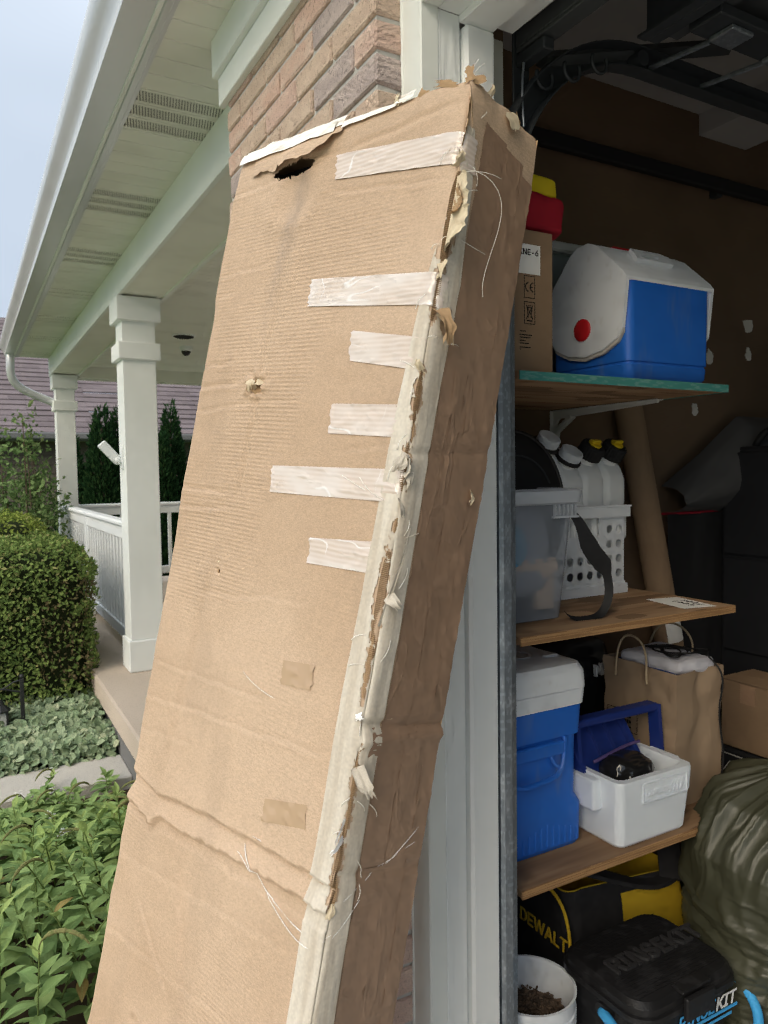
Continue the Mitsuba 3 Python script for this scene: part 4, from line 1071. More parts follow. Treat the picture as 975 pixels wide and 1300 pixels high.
part(gb, 'body', bx(1.29, 1.70, 1.68, 1.89, 1.801, 2.215, 0.01), 'grey_green')
part(gb, 'lid', bx(1.27, 1.72, 1.665, 1.895, 2.2155, 2.245, 0.006), 'bracket_white')

# ------------------------------------------------------------------ on the middle shelf
scene['tub_clear'] = {'type': 'blendbsdf', 'weight': 0.34, 'a': {'type': 'thindielectric', 'int_ior': 1.3}, 'b': {'type': 'twosided', 'bsdf': {'type': 'principled', 'base_color': {'type': 'rgb', 'value': [0.38, 0.42, 0.48]}, 'roughness': 0.3, 'specular': 0.5}}}
pr('tub_rim', (0.42, 0.45, 0.49), 0.3, 0.5)
tt = thing('plastic_tub', 'open clear plastic tub of cloth and foam mats on the middle shelf', 'tub')
ZT = 1.2135


def tubring(z, g, r=0.03):
    pts = sg.box(1.085 + r - g, 1.402 + r - g, 1.300 - r + g, 1.72 - r + g).buffer(r, quad_segs=5).exterior.coords[:-1]
    return [(x, y, ZT + z) for x, y in pts]


part(tt, 'wall', loft([tubring(0.002, 0), tubring(0.05, 0.004), tubring(0.285, 0.022)], False), 'tub_clear', 40)
part(tt, 'floor', loft([tubring(0.001, -0.002), tubring(0.0018, -0.002)]), 'tub_clear')
rim = loft([tubring(0.285, 0.022), tubring(0.290, 0.036), tubring(0.318, 0.040), tubring(0.324, 0.030), tubring(0.320, 0.024), tubring(0.290, 0.0225)], False)
part(tt, 'rim', rim, 'tub_rim', 40)
hz = [prism_y([(1.245 + 0.013 * k, ZT + 0.256), (1.249 + 0.013 * k, ZT + 0.256), (1.249 + 0.013 * k, ZT + 0.286), (1.245 + 0.013 * k, ZT + 0.286)], 1.372, 1.381) for k in range(6)] + [bx(1.240, 1.322, 1.371, 1.380, ZT + 0.252, ZT + 0.257)]
part(tt, 'latch_ribs', cat(hz), 'tub_rim')
fm = thing('foam_mat', 'pale beige interlocking foam mats inside the clear tub', 'foam mat')
pr('foam_beige', (0.55, 0.42, 0.32), 0.8, 0.2)
pr('grey_cloth', lambda p, n, uv: MIX((0.20, 0.22, 0.27), (0.30, 0.32, 0.37), FB(p.x * 9, p.y * 9, p.z * 9)), 0.9, 0.1)
pr('pale_blue', (0.12, 0.28, 0.42), 0.5, 0.3)
tooth = []
x = 1.092
up_ = True
while x < 1.296:
    z = ZT + (0.150 if up_ else 0.138)
    tooth += [(x, z), (min(x + 0.022, 1.296), z)]
    x += 0.022
    up_ = not up_
put(fm, cat([prism_y(tooth + [(1.296, ZT + 0.118), (1.250, ZT + 0.10), (1.235, ZT + 0.12), (1.092, ZT + 0.128)], 1.420, 1.434), prism_y([(1.24, ZT + 0.02), (1.296, ZT + 0.02), (1.296, ZT + 0.14), (1.24, ZT + 0.12)], 1.436, 1.45)]), 'foam_beige')
cl = thing('bundled_cloth', 'grey cloth bundled inside the clear tub', 'cloth')
m = lump(trimesh.creation.icosphere(4, 1.0), 0.22, 1.8, 9)
v = m.vertices
m.vertices = np.sign(v) * np.abs(v) ** 0.6 * V(0.088, 0.050, 0.115) + V(1.195, 1.470, ZT + 0.170)
put(cl, m, 'grey_cloth', True)
bl_ = thing('blue_lid', 'pale blue lid pressed against the side of the clear tub', 'lid')
put(bl_, lathe([(0, 0), (0.052, 0), (0.058, 0.004), (0.058, 0.014), (0.05, 0.016), (0, 0.012)], 30), 'pale_blue', 30, M=frame((1.125, 1.418, ZT + 0.19), (1, 0, 0), (0, 0.25, 0.97), (0, -0.97, 0.25)))

bd = thing('black_dome', 'round black folded dome rising behind the clear tub', 'folded dome')
m = trimesh.creation.icosphere(4, 1.0)
v = m.vertices
m.vertices = v * V(0.190, 0.050, 0.215) + V(1.262, 1.575, 1.472)
part(bd, 'cover', lump(m, 0.006, 14, 4), 'matte_black', True)
a = np.linspace(0, 2 * math.pi, 49)
part(bd, 'hoop', tube(np.c_[1.262 + 0.192 * np.cos(a), a * 0 + 1.57, 1.472 + 0.217 * np.sin(a)], 0.006, 6, False), 'glossy_black', True)
part(bd, 'trim_line', tube(np.c_[1.262 + 0.13 * np.cos(a[4:30]), a[4:30] * 0 + 1.537, 1.472 + 0.15 * np.sin(a[4:30])], 0.003, 5), 'dark_steel', True)

pr('jug_white', (0.72, 0.73, 0.72), 0.4, 0.4, bump=fine(90), scale=0.0008)
pr('cap_yellow', (0.72, 0.52, 0.02), 0.4, 0.4)


def jug(x, z, label, capw, lean=0.0):
    """A slim upright jug, 0.1 wide, its neck tilted to the front."""
    j = thing('water_jug', label, 'jug', 'white water jugs')
    w = 0.047
    prof = [(1.645, z - 0.30), (1.86, z - 0.30), (1.88, z - 0.28), (1.88, z - 0.03), (1.85, z + 0.02), (1.76, z + 0.055), (1.69, z + 0.040), (1.648, z - 0.005), (1.632, z - 0.04), (1.632, z - 0.115), (1.66, z - 0.155), (1.645, z - 0.19)]
    pts = []
    for xx, sh in ((-w, 0.018), (-w + 0.012, 0.004), (-w + 0.022, 0.0), (w - 0.022, 0.0), (w - 0.012, 0.004), (w, 0.018)):
        P = sg.Polygon(prof).buffer(-sh) if sh else sg.Polygon(prof)
        c = np.array(prof)
        ctr = np.array([1.755, z - 0.12])
        q = ctr + (c - ctr) * (1 - sh / 0.12)
        pts.append([(x + xx, y, zz) for y, zz in q])
    part(j, 'body', loft(pts), 'jug_white', 28)
    part(j, 'spout_foot', rbox(x - 0.026, x + 0.026, 1.612, 1.70, z - 0.225, z - 0.135, 0.014), 'jug_white', 40)
    ax = unit((0.06, -0.62, 0.78))
    u = unit(np.cross((0, 0, 1), ax))
    Mx = frame(V(x, 1.672, z + 0.018), u, np.cross(ax, u), ax)
    part(j, 'neck', lathe([(0, -0.03), (0.030, -0.03), (0.030, 0.016), (0, 0.016)], 24), 'jug_white', 30, M=Mx)
    if capw:
        part(j, 'cap', lathe([(0, 0.016), (0.034, 0.016), (0.034, 0.045), (0.029, 0.048), (0, 0.046)], 24), 'white_plastic', 30, M=Mx)
        part(j, 'cap_ring', lathe([(0.0345, 0.010), (0.041, 0.012), (0.041, 0.020), (0.0345, 0.022)], 24), 'matte_black', 30, M=Mx)
    else:
        n = 24
        a = np.arange(n * 2) * math.pi / n
        rr = np.where(np.arange(n * 2) % 2, 0.0385, 0.0365)
        part(j, 'cap', loft([[(r * math.cos(t), r * math.sin(t), zz) for r, t in zip(rr * k, a)] for zz, k in ((0.014, 1.0), (0.050, 0.98), (0.056, 0.86))]), 'matte_black', 30, M=Mx)
        part(j, 'cap_key', cat([lathe([(0, 0.0565), (0.020, 0.0565), (0.020, 0.061), (0, 0.061)], 20), bx(-0.018, 0.018, -0.005, 0.005, 0.0612, 0.072, 0.002)]), 'cap_yellow', M=Mx)


jug(1.470, 1.625, 'white jug with a clear cap, tallest and leftmost of the row behind the tub', True)
jug(1.556, 1.585, 'white jug with a clear cap, second from the left in the row', True)
jug(1.637, 1.595, 'white jug with a black and yellow cap in the middle of the row', False)
jug(1.727, 1.595, 'white jug with a black and yellow cap, at the right end of the row', False)

mc = thing('crate', 'white plastic crate with round holes holding the water jugs', 'crate')
pr('crate_white', (0.70, 0.73, 0.76), 0.4, 0.4)
cx0, cx1, cy0, cy1, cz = 1.405, 1.722, 1.600, 1.895, 1.2138


def crate_side(L, cutout):
    P = sg.Polygon([(0, 0.035), (L, 0.035), (L, 0.228), (0, 0.228)])
    hs = []
    n = 8
    for i in range(n):
        for k in range(4):
            x = L - 0.022 - i * 0.0385
            if x < 0.015: continue
            if cutout and k >= 2 and x < L - 0.085: continue
            hs.append(sg.Point(x, 0.060 + k * 0.044).buffer(0.0125, quad_segs=6))
    if cutout:
        hs.append(sg.box(L * 0.34, 0.178, L * 0.66, 0.2281).buffer(0.006))
    P = P.difference(shapely.unary_union(hs))
    return extrude_polygon(P, 0.003, engine='earcut') if P.geom_type == 'Polygon' else cat([extrude_polygon(g, 0.003, engine='earcut') for g in P.geoms])


Lx, Ly = cx1 - cx0, cy1 - cy0
part(mc, 'front_wall', crate_side(Lx, True), 'crate_white', M=frame((cx0, cy0 + 0.003, cz), (1, 0, 0), (0, 0, 1), (0, -1, 0)))
part(mc, 'back_wall', crate_side(Lx, True), 'crate_white', M=frame((cx0, cy1, cz), (1, 0, 0), (0, 0, 1), (0, -1, 0)))
part(mc, 'side_wall', crate_side(Ly - 0.008, False), 'crate_white', M=frame((cx1 - 0.003, cy0 + 0.004, cz), (0, 1, 0), (0, 0, 1), (1, 0, 0)))
part(mc, 'side_wall', crate_side(Ly - 0.008, False), 'crate_white', M=frame((cx0, cy0 + 0.004, cz), (0, 1, 0), (0, 0, 1), (1, 0, 0)))


def frame_band(g, z0, z1, t=0.012):
    P = sg.box(cx0 - g, cy0 - g, cx1 + g, cy1 + g - 0.008)
    return flat(P.difference(P.buffer(-t, join_style=2)), V(0, 0, z0 + cz), V(1, 0, 0), V(0, 1, 0), z1 - z0)


part(mc, 'rim', cat([frame_band(0.013, 0.2285, 0.2575, 0.015), frame_band(0.016, 0.258, 0.2625, 0.018)]), 'crate_white')
part(mc, 'foot', cat([frame_band(0.008, 0.0005, 0.028), frame_band(0.003, 0.0285, 0.0345)]), 'crate_white')
sp = thing('shoulder_strap', 'black webbing strap looping from the tub down to the middle shelf', 'strap')
pts = spline([(1.318, 1.385, 1.470), (1.332, 1.37, 1.435), (1.352, 1.36, 1.385), (1.385, 1.355, 1.345), (1.405, 1.355, 1.300), (1.400, 1.352, 1.255), (1.372, 1.35, 1.222), (1.33, 1.35, 1.2155), (1.295, 1.36, 1.2185), (1.280, 1.378, 1.235)], 70)
wd = np.interp(np.linspace(0, 1, 70), [0, 0.12, 0.2, 0.38, 0.45, 1], [0.010, 0.016, 0.022, 0.022, 0.010, 0.0095])
tn = np.gradient(pts, axis=0)
tn /= np.linalg.norm(tn, axis=1)[:, None]
ac = np.cross(tn, V(0.15, 1, 0.1))
ac /= np.linalg.norm(ac, axis=1)[:, None]
tw = np.interp(np.linspace(0, 1, 70), [0, 0.3, 0.6, 1], [0.1, 0.2, 0.8, 1.2])
ac = ac * np.cos(tw)[:, None] + np.cross(tn, ac) * np.sin(tw)[:, None]
P = np.vstack([pts - ac * wd[:, None], pts + ac * wd[:, None]])
n = 70
f = [[i, i + 1, n + i + 1] for i in range(n - 1)] + [[i, n + i + 1, n + i] for i in range(n - 1)]
m = trimesh.Trimesh(P, f, process=False)
m2 = m.copy()
m2.vertices = m.vertices + V(0, 0.0018, 0)
put(sp, cat([m, m2]), 'matte_black', 40)
cd = thing('card', 'white printed card lying at the right end of the middle shelf', 'card')
A_, B_, C_, D_ = V(1.640, 1.318, 0), V(1.695, 1.470, 0), V(1.790, 1.425, 0), V(1.738, 1.298, 0)
xx = unit(D_ - A_)
yy = unit(np.cross((0, 0, 1), xx))
put(cd, bx(0, 0.105, 0, 0.155, 0, 0.0008), 'label_white', M=frame(A_ + V(0, 0, 1.2136), xx, yy, (0, 0, 1)))
for i, t in enumerate(('7 2 0 J', '6 0 4 1')):
    wr(t, 0.017, A_ + xx * 0.090 + yy * (0.025) + V(0, 0, 1.2146) - xx * 0.030 * i, yy, -xx, cd)
labels[cd]['label'] = 'white card with dark numbers at the right end of the middle shelf'

# ------------------------------------------------------------------ tube, wall things, cabinet on the right
tb = thing('cardboard_tube', 'long brown cardboard tube leaning against the shelf wall behind the shelves', 'cardboard tube')
p0, p1 = V(1.995, 1.845, 1.83), V(2.185, 1.75, 0.66)
ax = unit(p1 - p0)
part(tb, 'shaft', tube([p0, p1], 0.047, 28), 'carton_dark', 40)
part(tb, 'end_cap', tube([p0 - ax * 0.006, p0 + ax * 0.02], 0.0478, 28), 'label_white', 40)
u = unit(np.cross(ax, (0, 1, 0)))


def tubelabel(t0, t1, a0, a1, mat, name):
    w = unit(np.cross(u, ax))
    a = np.radians(np.linspace(a0, a1, 14))
    P = np.vstack([[p0 + ax * t + 0.0485 * (u * math.cos(q) + w * math.sin(q)) for q in a] for t in (t0, t1)])
    f = [[i, i + 1, 14 + i + 1] for i in range(13)] + [[i, 15 + i, 14 + i] for i in range(13)]
    return part(tb, name, trimesh.Trimesh(P, f, process=False), mat, 40)


tubelabel(0.78, 0.86, -140, 40, 'label_white', 'label')
tubelabel(0.89, 0.985, -200, 20, 'cap_yellow', 'label')
tb2 = thing('garment_bag', 'grey sagging garment bag with red piping on the far wall, left of the black cabinet', 'bag')
pr('grey_bag', lambda p, n, uv: MIX((0.06, 0.06, 0.06), (0.095, 0.095, 0.095), FB(p.x * 8, p.y * 8, p.z * 8)), 0.45, 0.4)
m, _ = grid(lambda a, b: np.stack([2.20 + 0.62 * a, 1.88 - 0.10 * np.sin(np.pi * np.clip(b, 0, 1)) ** 0.5 - 0.05 * nz(a * 3, b * 3, 0, 3), 1.42 + (0.10 + 0.26 * np.clip(a * 1.6, 0, 1)) * b], -1), np.linspace(0, 1, 30), np.linspace(0, 1, 16))
part(tb2, 'upper', m, 'grey_bag', True)
m, _ = grid(lambda a, b: np.stack([2.205 + 0.6 * a, 1.86 - 0.03 * nz(a * 6, b * 2, 0, 5), 0.4 + 1.018 * b], -1), np.linspace(0, 1, 30), np.linspace(0, 1, 16))
part(tb2, 'lower', m, 'matte_black', True)
part(tb2, 'piping', tube([(2.20 + 0.30 * t, 1.865 - 0.02 * math.sin(3 * t), 1.42) for t in np.linspace(0, 1, 12)], 0.005, 6), 'red_cloth', True)
kb = thing('black_cabinet', 'tall black cabinet in the dark corner right of the garment bag', 'cabinet')
pr('black_cab', (0.016, 0.017, 0.020), 0.45, 0.4)
part(kb, 'body', bx(2.50, 3.2, 1.20, 1.845, 0.0, 1.66, 0.01), 'black_cab')
for z0_, z1_ in ((0.90, 1.25), (1.26, 1.64)):
    part(kb, 'door', bx(2.485, 2.4985, 1.52, 1.825, z0_, z1_, 0.006), 'black_cab')
    part(kb, 'door', bx(2.485, 2.4985, 1.21, 1.510, z0_, z1_, 0.006), 'black_cab')
part(kb, 'handle', tube(spline([(2.55, 1.74, 1.662), (2.56, 1.70, 1.715), (2.57, 1.58, 1.735), (2.58, 1.46, 1.715), (2.58, 1.42, 1.662)], 24), 0.012, 8), 'matte_black', True)
gt2 = thing('grey_sack', 'pale grey sack slumped on top of the black cabinet', 'sack')
m = lump(trimesh.creation.icosphere(4, 1.0), 0.12, 2, 12)
m.vertices = m.vertices * V(0.28, 0.26, 0.09) + V(2.84, 1.55, 1.735)
put(gt2, m, 'grey_bag', True)
b2 = thing('moving_box', 'closed brown moving box at the right, stacked on a dark patterned bin', 'box')
bxm = 'carton_dark'
part(b2, 'body', bx(2.30, 2.485, 1.10, 1.69, 0.612, 0.846, 0.004), bxm)
part(b2, 'top_flap', cat([bx(2.296, 2.39, 1.095, 1.695, 0.8465, 0.850, 0.001), bx(2.392, 2.484, 1.095, 1.695, 0.8465, 0.850, 0.001)]), bxm)
part(b2, 'tape', bx(2.2985, 2.2997, 1.56, 1.615, 0.775, 0.842), 'brown_film')
dk = thing('patterned_bin', 'dark bin with a thin white zigzag pattern, under the moving box', 'bin')
part(dk, 'body', bx(2.29, 2.484, 1.08, 1.71, 0.004, 0.608, 0.008), 'black_cab')
zz = sg.LineString([(0.0, 0.585), (0.60, 0.585)]).buffer(0.0022).union(sg.LineString([(0.12, 0.535), (0.60, 0.535)]).buffer(0.0022)).union(sg.LineString([(0.12, 0.535), (0.08, 0.50), (0.12, 0.46), (0.09, 0.40)]).buffer(0.0022)).union(sg.LineString([(0.06, 0.56), (0.02, 0.50), (0.06, 0.45)]).buffer(0.002))
part(dk, 'pattern_line', flat(zz, V(2.2895, 1.705, 0.004), LX, FU), 'drywall_grey')
dots = shapely.unary_union([sg.box(0.1 + 0.012 * i, 0.548 + 0.011 * k, 0.107 + 0.012 * i, 0.554 + 0.011 * k) for i in range(40) for k in range(3)])
part(dk, 'pattern_dots', flat(dots, V(2.2895, 1.705, 0.004), LX, FU), 'carton_dark', kind='stuff')

# ------------------------------------------------------------------ on the lowest shelf
bc = thing('cooler', 'tall blue cooler with a thick white lid on the lowest shelf', 'cooler', 'portable coolers')
Z = 0.6365


def rr(x0, x1, y0, y1, z, r, n=6):
    return [(x, y, z) for x, y in sg.box(x0 + r, y0 + r, x1 - r, y1 - r).buffer(r, quad_segs=n).exterior.coords[:-1]]


bx0, bx1, by0, by1 = 1.075, 1.345, 1.375, 1.70
part(bc, 'body', loft([rr(bx0 + 0.012, bx1 - 0.012, by0 + 0.012, by1 - 0.012, Z, 0.02), rr(bx0 + 0.004, bx1 - 0.004, by0 + 0.004, by1 - 0.004, Z + 0.012, 0.025), rr(bx0 + 0.003, bx1 - 0.003, by0 + 0.003, by1 - 0.003, Z + 0.105, 0.025),
                       rr(bx0 + 0.012, bx1 - 0.012, by0 + 0.013, by1 - 0.012, Z + 0.128, 0.028), rr(bx0 + 0.010, bx1 - 0.010, by0 + 0.012, by1 - 0.010, Z + 0.28, 0.028), rr(bx0 + 0.004, bx1 - 0.002, by0 + 0.006, by1 - 0.004, Z + 0.285, 0.028), rr(bx0, bx1, by0, by1, Z + 0.362, 0.028)]), 'blue_plastic', 30)
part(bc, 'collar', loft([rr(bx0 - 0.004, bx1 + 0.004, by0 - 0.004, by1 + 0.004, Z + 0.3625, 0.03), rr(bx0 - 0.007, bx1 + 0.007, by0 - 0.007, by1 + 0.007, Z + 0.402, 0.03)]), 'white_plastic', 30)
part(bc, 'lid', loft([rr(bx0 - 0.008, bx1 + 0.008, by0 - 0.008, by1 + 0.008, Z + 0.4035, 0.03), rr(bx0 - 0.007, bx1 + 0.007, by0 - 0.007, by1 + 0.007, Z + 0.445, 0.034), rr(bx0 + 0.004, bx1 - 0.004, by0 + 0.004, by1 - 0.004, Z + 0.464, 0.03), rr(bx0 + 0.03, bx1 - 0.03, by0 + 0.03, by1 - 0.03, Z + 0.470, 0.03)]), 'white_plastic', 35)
part(bc, 'cup_ring', lathe([(0.036, 0), (0.042, 0.003), (0.046, 0), (0.036, -0.001)], 28, (1.22, 1.50, Z + 0.471)), 'white_plastic', True)
part(bc, 'cup_recess_shade', lathe([(0, 0), (0.036, 0.0005), (0, 0.0006)], 28, (1.22, 1.50, Z + 0.4705)), 'mortar')  # flat grey disc with the recess shade in its colour
part(bc, 'lid_tab', bx(1.27, 1.315, 1.44, 1.452, Z + 0.470, Z + 0.476, 0.002), 'white_plastic')
hy = by0 - 0.001
part(bc, 'handle', cat([tube(spline([(1.10, hy + 0.006, Z + 0.205), (1.12, hy - 0.004, Z + 0.192), (1.19, hy - 0.010, Z + 0.190), (1.255, hy - 0.006, Z + 0.205), (1.275, hy + 0.002, Z + 0.245), (1.282, hy + 0.006, Z + 0.285)], 30), 0.0065, 8),
                        rbox(1.105, 1.276, hy - 0.002, hy + 0.012, Z + 0.243, Z + 0.278, 0.006), tube(spline([(1.235, hy + 0.006, Z + 0.245), (1.245, hy - 0.001, Z + 0.222), (1.262, hy - 0.002, Z + 0.213)], 12), 0.005, 8)]), 'blue_plastic', 40)
part(bc, 'grip_ribs', cat([bx(1.125 + 0.019 * k, 1.133 + 0.019 * k, by0 + 0.0005, by0 + 0.006, Z + 0.015, Z + 0.075 - 0.010 * abs(k - 5) / 2, 0.002) for k in range(11)]), 'blue_plastic')

sc = thing('cooler', 'small open white cooler with a navy lid and handle on the lowest shelf', 'cooler', 'portable coolers')
sx0, sx1, sy0, sy1 = 1.385, 1.632, 1.298, 1.505


def sr(z, g, r=0.022):
    return rr(sx0 - g, sx1 + g, sy0 - g, sy1 + g, Z + z, r)


outer = loft([sr(0.0, -0.006), sr(0.008, 0.0), sr(0.105, 0.008), sr(0.108, 0.010), sr(0.165, 0.013), sr(0.172, 0.011), sr(0.172, -0.006), sr(0.160, -0.012), sr(0.03, -0.016)], False)
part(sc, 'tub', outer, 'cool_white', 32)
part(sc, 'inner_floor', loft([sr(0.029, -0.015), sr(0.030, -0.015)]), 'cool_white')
# side lugs and the bail handle
for xa, xb in ((sx0 - 0.036, sx0 - 0.012), (sx1 + 0.012, sx1 + 0.030)):
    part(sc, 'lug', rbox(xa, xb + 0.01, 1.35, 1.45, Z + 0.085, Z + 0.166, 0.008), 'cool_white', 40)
hx0, hx1 = sx0 - 0.030, sx1 + 0.026
hmesh = []
zt_ = Z + 0.285
for xa in (hx0, hx1):
    q = prism([(-0.019, 0.0), (0.019, 0.0), (0.024, 0.165), (-0.012, 0.175)], 0.013)
    q.apply_transform(frame((xa + 0.0065, 1.425, Z + 0.115), (0, 1, 0), (0, 0.06, 1), (1, 0, 0)))
    hmesh.append(q)
hmesh.append(rbox(hx0, hx1 + 0.014, 1.424, 1.464, zt_ - 0.014, zt_ + 0.008, 0.007))
part(sc, 'handle', cat(hmesh), 'navy_plastic')
lidq = loft([[(a, b, z) for a, b, _ in rr(-0.105, 0.105, -0.075, 0.075, 0, 0.02)] for z in (0, 0.012)])
lid2 = flat(sg.box(-0.115, -0.085, 0.115, 0.085).difference(sg.box(-0.098, -0.068, 0.098, 0.068)), V(0, 0, 0.0122), V(1, 0, 0), V(0, 1, 0), 0.016)
la = unit((-0.05, -0.32, 0.95))
part(sc, 'lid', cat([lidq, lid2, bx(-0.02, -0.014, -0.067, 0.067, 0.0123, 0.022), bx(0.04, 0.046, -0.067, 0.067, 0.0123, 0.022)]), 'navy_plastic', M=frame(V(1.475, 1.455, Z + 0.19), unit((1, 0.1, 0.05)), unit(np.cross(unit((-0.05, -0.85, 0.52)), unit((1, 0.1, 0.05)))), unit((-0.05, -0.85, 0.52))))
pn = flat(ring_rect(0.165, 0.052, 0.0035), V(1.452, sy0 - 0.0120, Z + 0.108), FX, FU, 0.002)
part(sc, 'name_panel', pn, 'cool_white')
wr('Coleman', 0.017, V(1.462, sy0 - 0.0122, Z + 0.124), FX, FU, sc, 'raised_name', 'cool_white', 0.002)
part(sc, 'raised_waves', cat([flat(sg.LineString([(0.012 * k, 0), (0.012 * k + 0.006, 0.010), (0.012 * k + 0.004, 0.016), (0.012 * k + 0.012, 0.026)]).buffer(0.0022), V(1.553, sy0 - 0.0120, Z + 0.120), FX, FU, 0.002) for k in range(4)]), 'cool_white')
zb = thing('zip_bag', 'clear zip bag of black parts stuffed into the small white cooler', 'zip bag')
m = lump(trimesh.creation.icosphere(4, 1.0), 0.18, 2.2, 6)
v = m.vertices
m.vertices = np.sign(v) * np.abs(v) ** 0.7 * V(0.075, 0.055, 0.065) + V(1.500, 1.385, Z + 0.130)
part(zb, 'contents', m, 'glossy_black', True)
pr('purple_zip', (0.10, 0.07, 0.20), 0.4, 0.4)
part(zb, 'zip', tube(spline([(1.405, 1.405, Z + 0.185), (1.46, 1.41, Z + 0.192), (1.53, 1.425, Z + 0.194), (1.60, 1.43, Z + 0.196)], 20), 0.0045, 6), 'purple_zip', True)
part(zb, 'painted_glints', cat([tube(spline([(1.450 + 0.012 * i, 1.338 - 0.0015 * i, Z + 0.152 + 0.006 * (i % 2)), (1.458 + 0.012 * i, 1.334, Z + 0.146), (1.466 + 0.012 * i, 1.331, Z + 0.150)], 8), 0.0028, 5) for i in range(4)]), 'label_white', True, kind='stuff')  # white strokes shaped as highlights on the black contents

pg = thing('paper_bag', 'brown paper carrier bag with rope handles, folded cloth showing at the top', 'paper bag')
pr('bag_paper', lambda p, n, uv: MIX((0.335, 0.245, 0.165), (0.28, 0.20, 0.135), FB(p.x * 11, p.y * 11, p.z * 11)), 0.8, 0.15, bump=lambda p, n, uv: FB(p.x * 26 + p.z * 7, p.y * 26, p.z * 18, octaves=4), scale=0.006)
gx0, gx1, gy0, gy1, gz = 1.705, 1.880, 1.385, 1.655, 1.015


def bagring(t):
    z = Z + 0.0005 + (gz - Z) * t
    e = 0.006 + 0.004 * t
    px = np.r_[np.linspace(gx0, gx1, 15), np.full(20, gx1), np.linspace(gx1, gx0, 15), np.full(20, gx0)]
    py = np.r_[np.full(15, gy0), np.linspace(gy0, gy1, 22)[1:-1], np.full(15, gy1), np.linspace(gy1, gy0, 22)[1:-1]]
    nx_ = (nz(px * 13, py * 13, z * 9, 61) - 0.5) * 0.030 * min(1, 0.25 + t) + (meshkit.fbm(np.stack([px * 30, py * 30, 0 * px + z * 22], -1), 2, 65) - 0.5) * 0.016
    ny_ = (nz(px * 13 + 5, py * 13, z * 9, 62) - 0.5) * 0.030 * min(1, 0.25 + t)
    gus = -0.020 * np.exp(-(((px - (gx0 + gx1) / 2) / 0.03) ** 2)) * (py < gy0 + 0.001) * t
    return np.c_[px + nx_ + e * np.sign(px - 1.7275), py + ny_ - gus, np.full_like(px, z)]


rg = [bagring(t) for t in np.linspace(0, 1, 26)]
n = len(rg[0])
v = np.vstack(rg)
f = [[i * n + j, i * n + (j + 1) % n, (i + 1) * n + (j + 1) % n] for i in range(25) for j in range(n)] + [[i * n + j, (i + 1) * n + (j + 1) % n, (i + 1) * n + j] for i in range(25) for j in range(n)]
part(pg, 'body', trimesh.Trimesh(v, f, process=False), 'bag_paper', 24)
pr('rope_tan', (0.42, 0.33, 0.22), 0.9, 0.1)
part(pg, 'handle', tube(spline([(gx0 - 0.016, 1.600, gz - 0.05), (gx0 - 0.014, 1.595, gz + 0.02), (gx0 - 0.010, 1.560, gz + 0.078), (gx0 - 0.008, 1.515, gz + 0.068), (gx0 - 0.012, 1.488, gz + 0.01), (gx0 - 0.016, 1.483, gz - 0.05)], 30), 0.0035, 6), 'rope_tan', True)
part(pg, 'handle', tube(spline([(gx1 - 0.01, 1.630, gz - 0.05), (gx1 - 0.012, 1.620, gz + 0.04), (gx1, 1.59, gz + 0.085), (gx1 + 0.005, 1.52, gz + 0.085), (gx1 - 0.005, 1.48, gz + 0.01)], 30), 0.0035, 6), 'rope_tan', True)
bt = shapely.unary_union([ring_rect(0.115, 0.062, 0.0016)] + [sg.box(0.012 + 0.009 * k, z, 0.0185 + 0.009 * k, z + h) for z, h in ((0.042, 0.008), (0.026, 0.010), (0.012, 0.006)) for k in range(9)])
part(pg, 'printed_panel', flat(bt, V(gx0 - 0.0200, 1.628, 0.808), LX, FU), 'ink')
pr('cloth_white', lambda p, n, uv: MIX((0.66, 0.66, 0.70), (0.52, 0.52, 0.58), FB(p.x * 16, p.y * 16, p.z * 16)), 0.9, 0.1)
pr('cloth_blue', (0.02, 0.06, 0.20), 0.9, 0.1)
fc_ = thing('folded_cloth', 'white cloth with black cord folded on a blue cloth in the paper bag', 'cloth')
m = lump(rbox(gx0 + 0.02, gx1 - 0.01, gy0 + 0.012, gy1 - 0.05, gz - 0.12, gz + 0.026, 0.012).subdivide().subdivide(), 0.010, 11, 3)
part(fc_, 'white_layer', lump(lump(rbox(gx0 + 0.020, gx1 - 0.008, gy0 + 0.012, gy1 - 0.05, gz - 0.006, gz + 0.022, 0.011).subdivide().subdivide().subdivide().subdivide(), 0.020, 9, 4), 0.006, 40, 5), 'cloth_white', 40)
part(fc_, 'blue_layer', lump(rbox(gx0 + 0.006, gx1 - 0.012, gy0 + 0.03, gy1 - 0.02, gz - 0.10, gz - 0.006, 0.010).subdivide().subdivide(), 0.006, 14, 5), 'cloth_blue', 40)
cr = []
r5 = np.random.default_rng(5)
pp = [V(gx0 + 0.06 + 0.05 * math.sin(2.1 * k) + 0.01 * k * 0.5, gy0 + 0.10 + 0.07 * math.cos(1.7 * k), gz + 0.034 + 0.004 * r5.random()) for k in range(14)]
cr.append(tube(spline(pp + [V(gx1 - 0.03, gy0 + 0.02, gz + 0.034), V(gx1 - 0.03, gy0 - 0.014, gz + 0.004), V(gx1 - 0.026, gy0 - 0.019, gz - 0.10), V(gx1 - 0.016, gy0 - 0.018, gz - 0.20), V(gx1 - 0.022, gy0 - 0.016, gz - 0.33)], 160), 0.0026, 6))
part(fc_, 'cord', cat(cr), 'matte_black', True, label='black cord tangled on the cloth and hanging down the bag')
bb = thing('black_bag', 'black plastic bag with a white printed mark, behind the paper bag handle', 'bag')
m = lump(trimesh.creation.icosphere(4, 1.0), 0.2, 2.4, 8)
v = m.vertices
m.vertices = np.sign(v) * np.abs(v) ** 0.7 * V(0.20, 0.085, 0.19) + V(1.66, 1.80, 0.86)
part(bb, 'body', m, 'glossy_black', True)
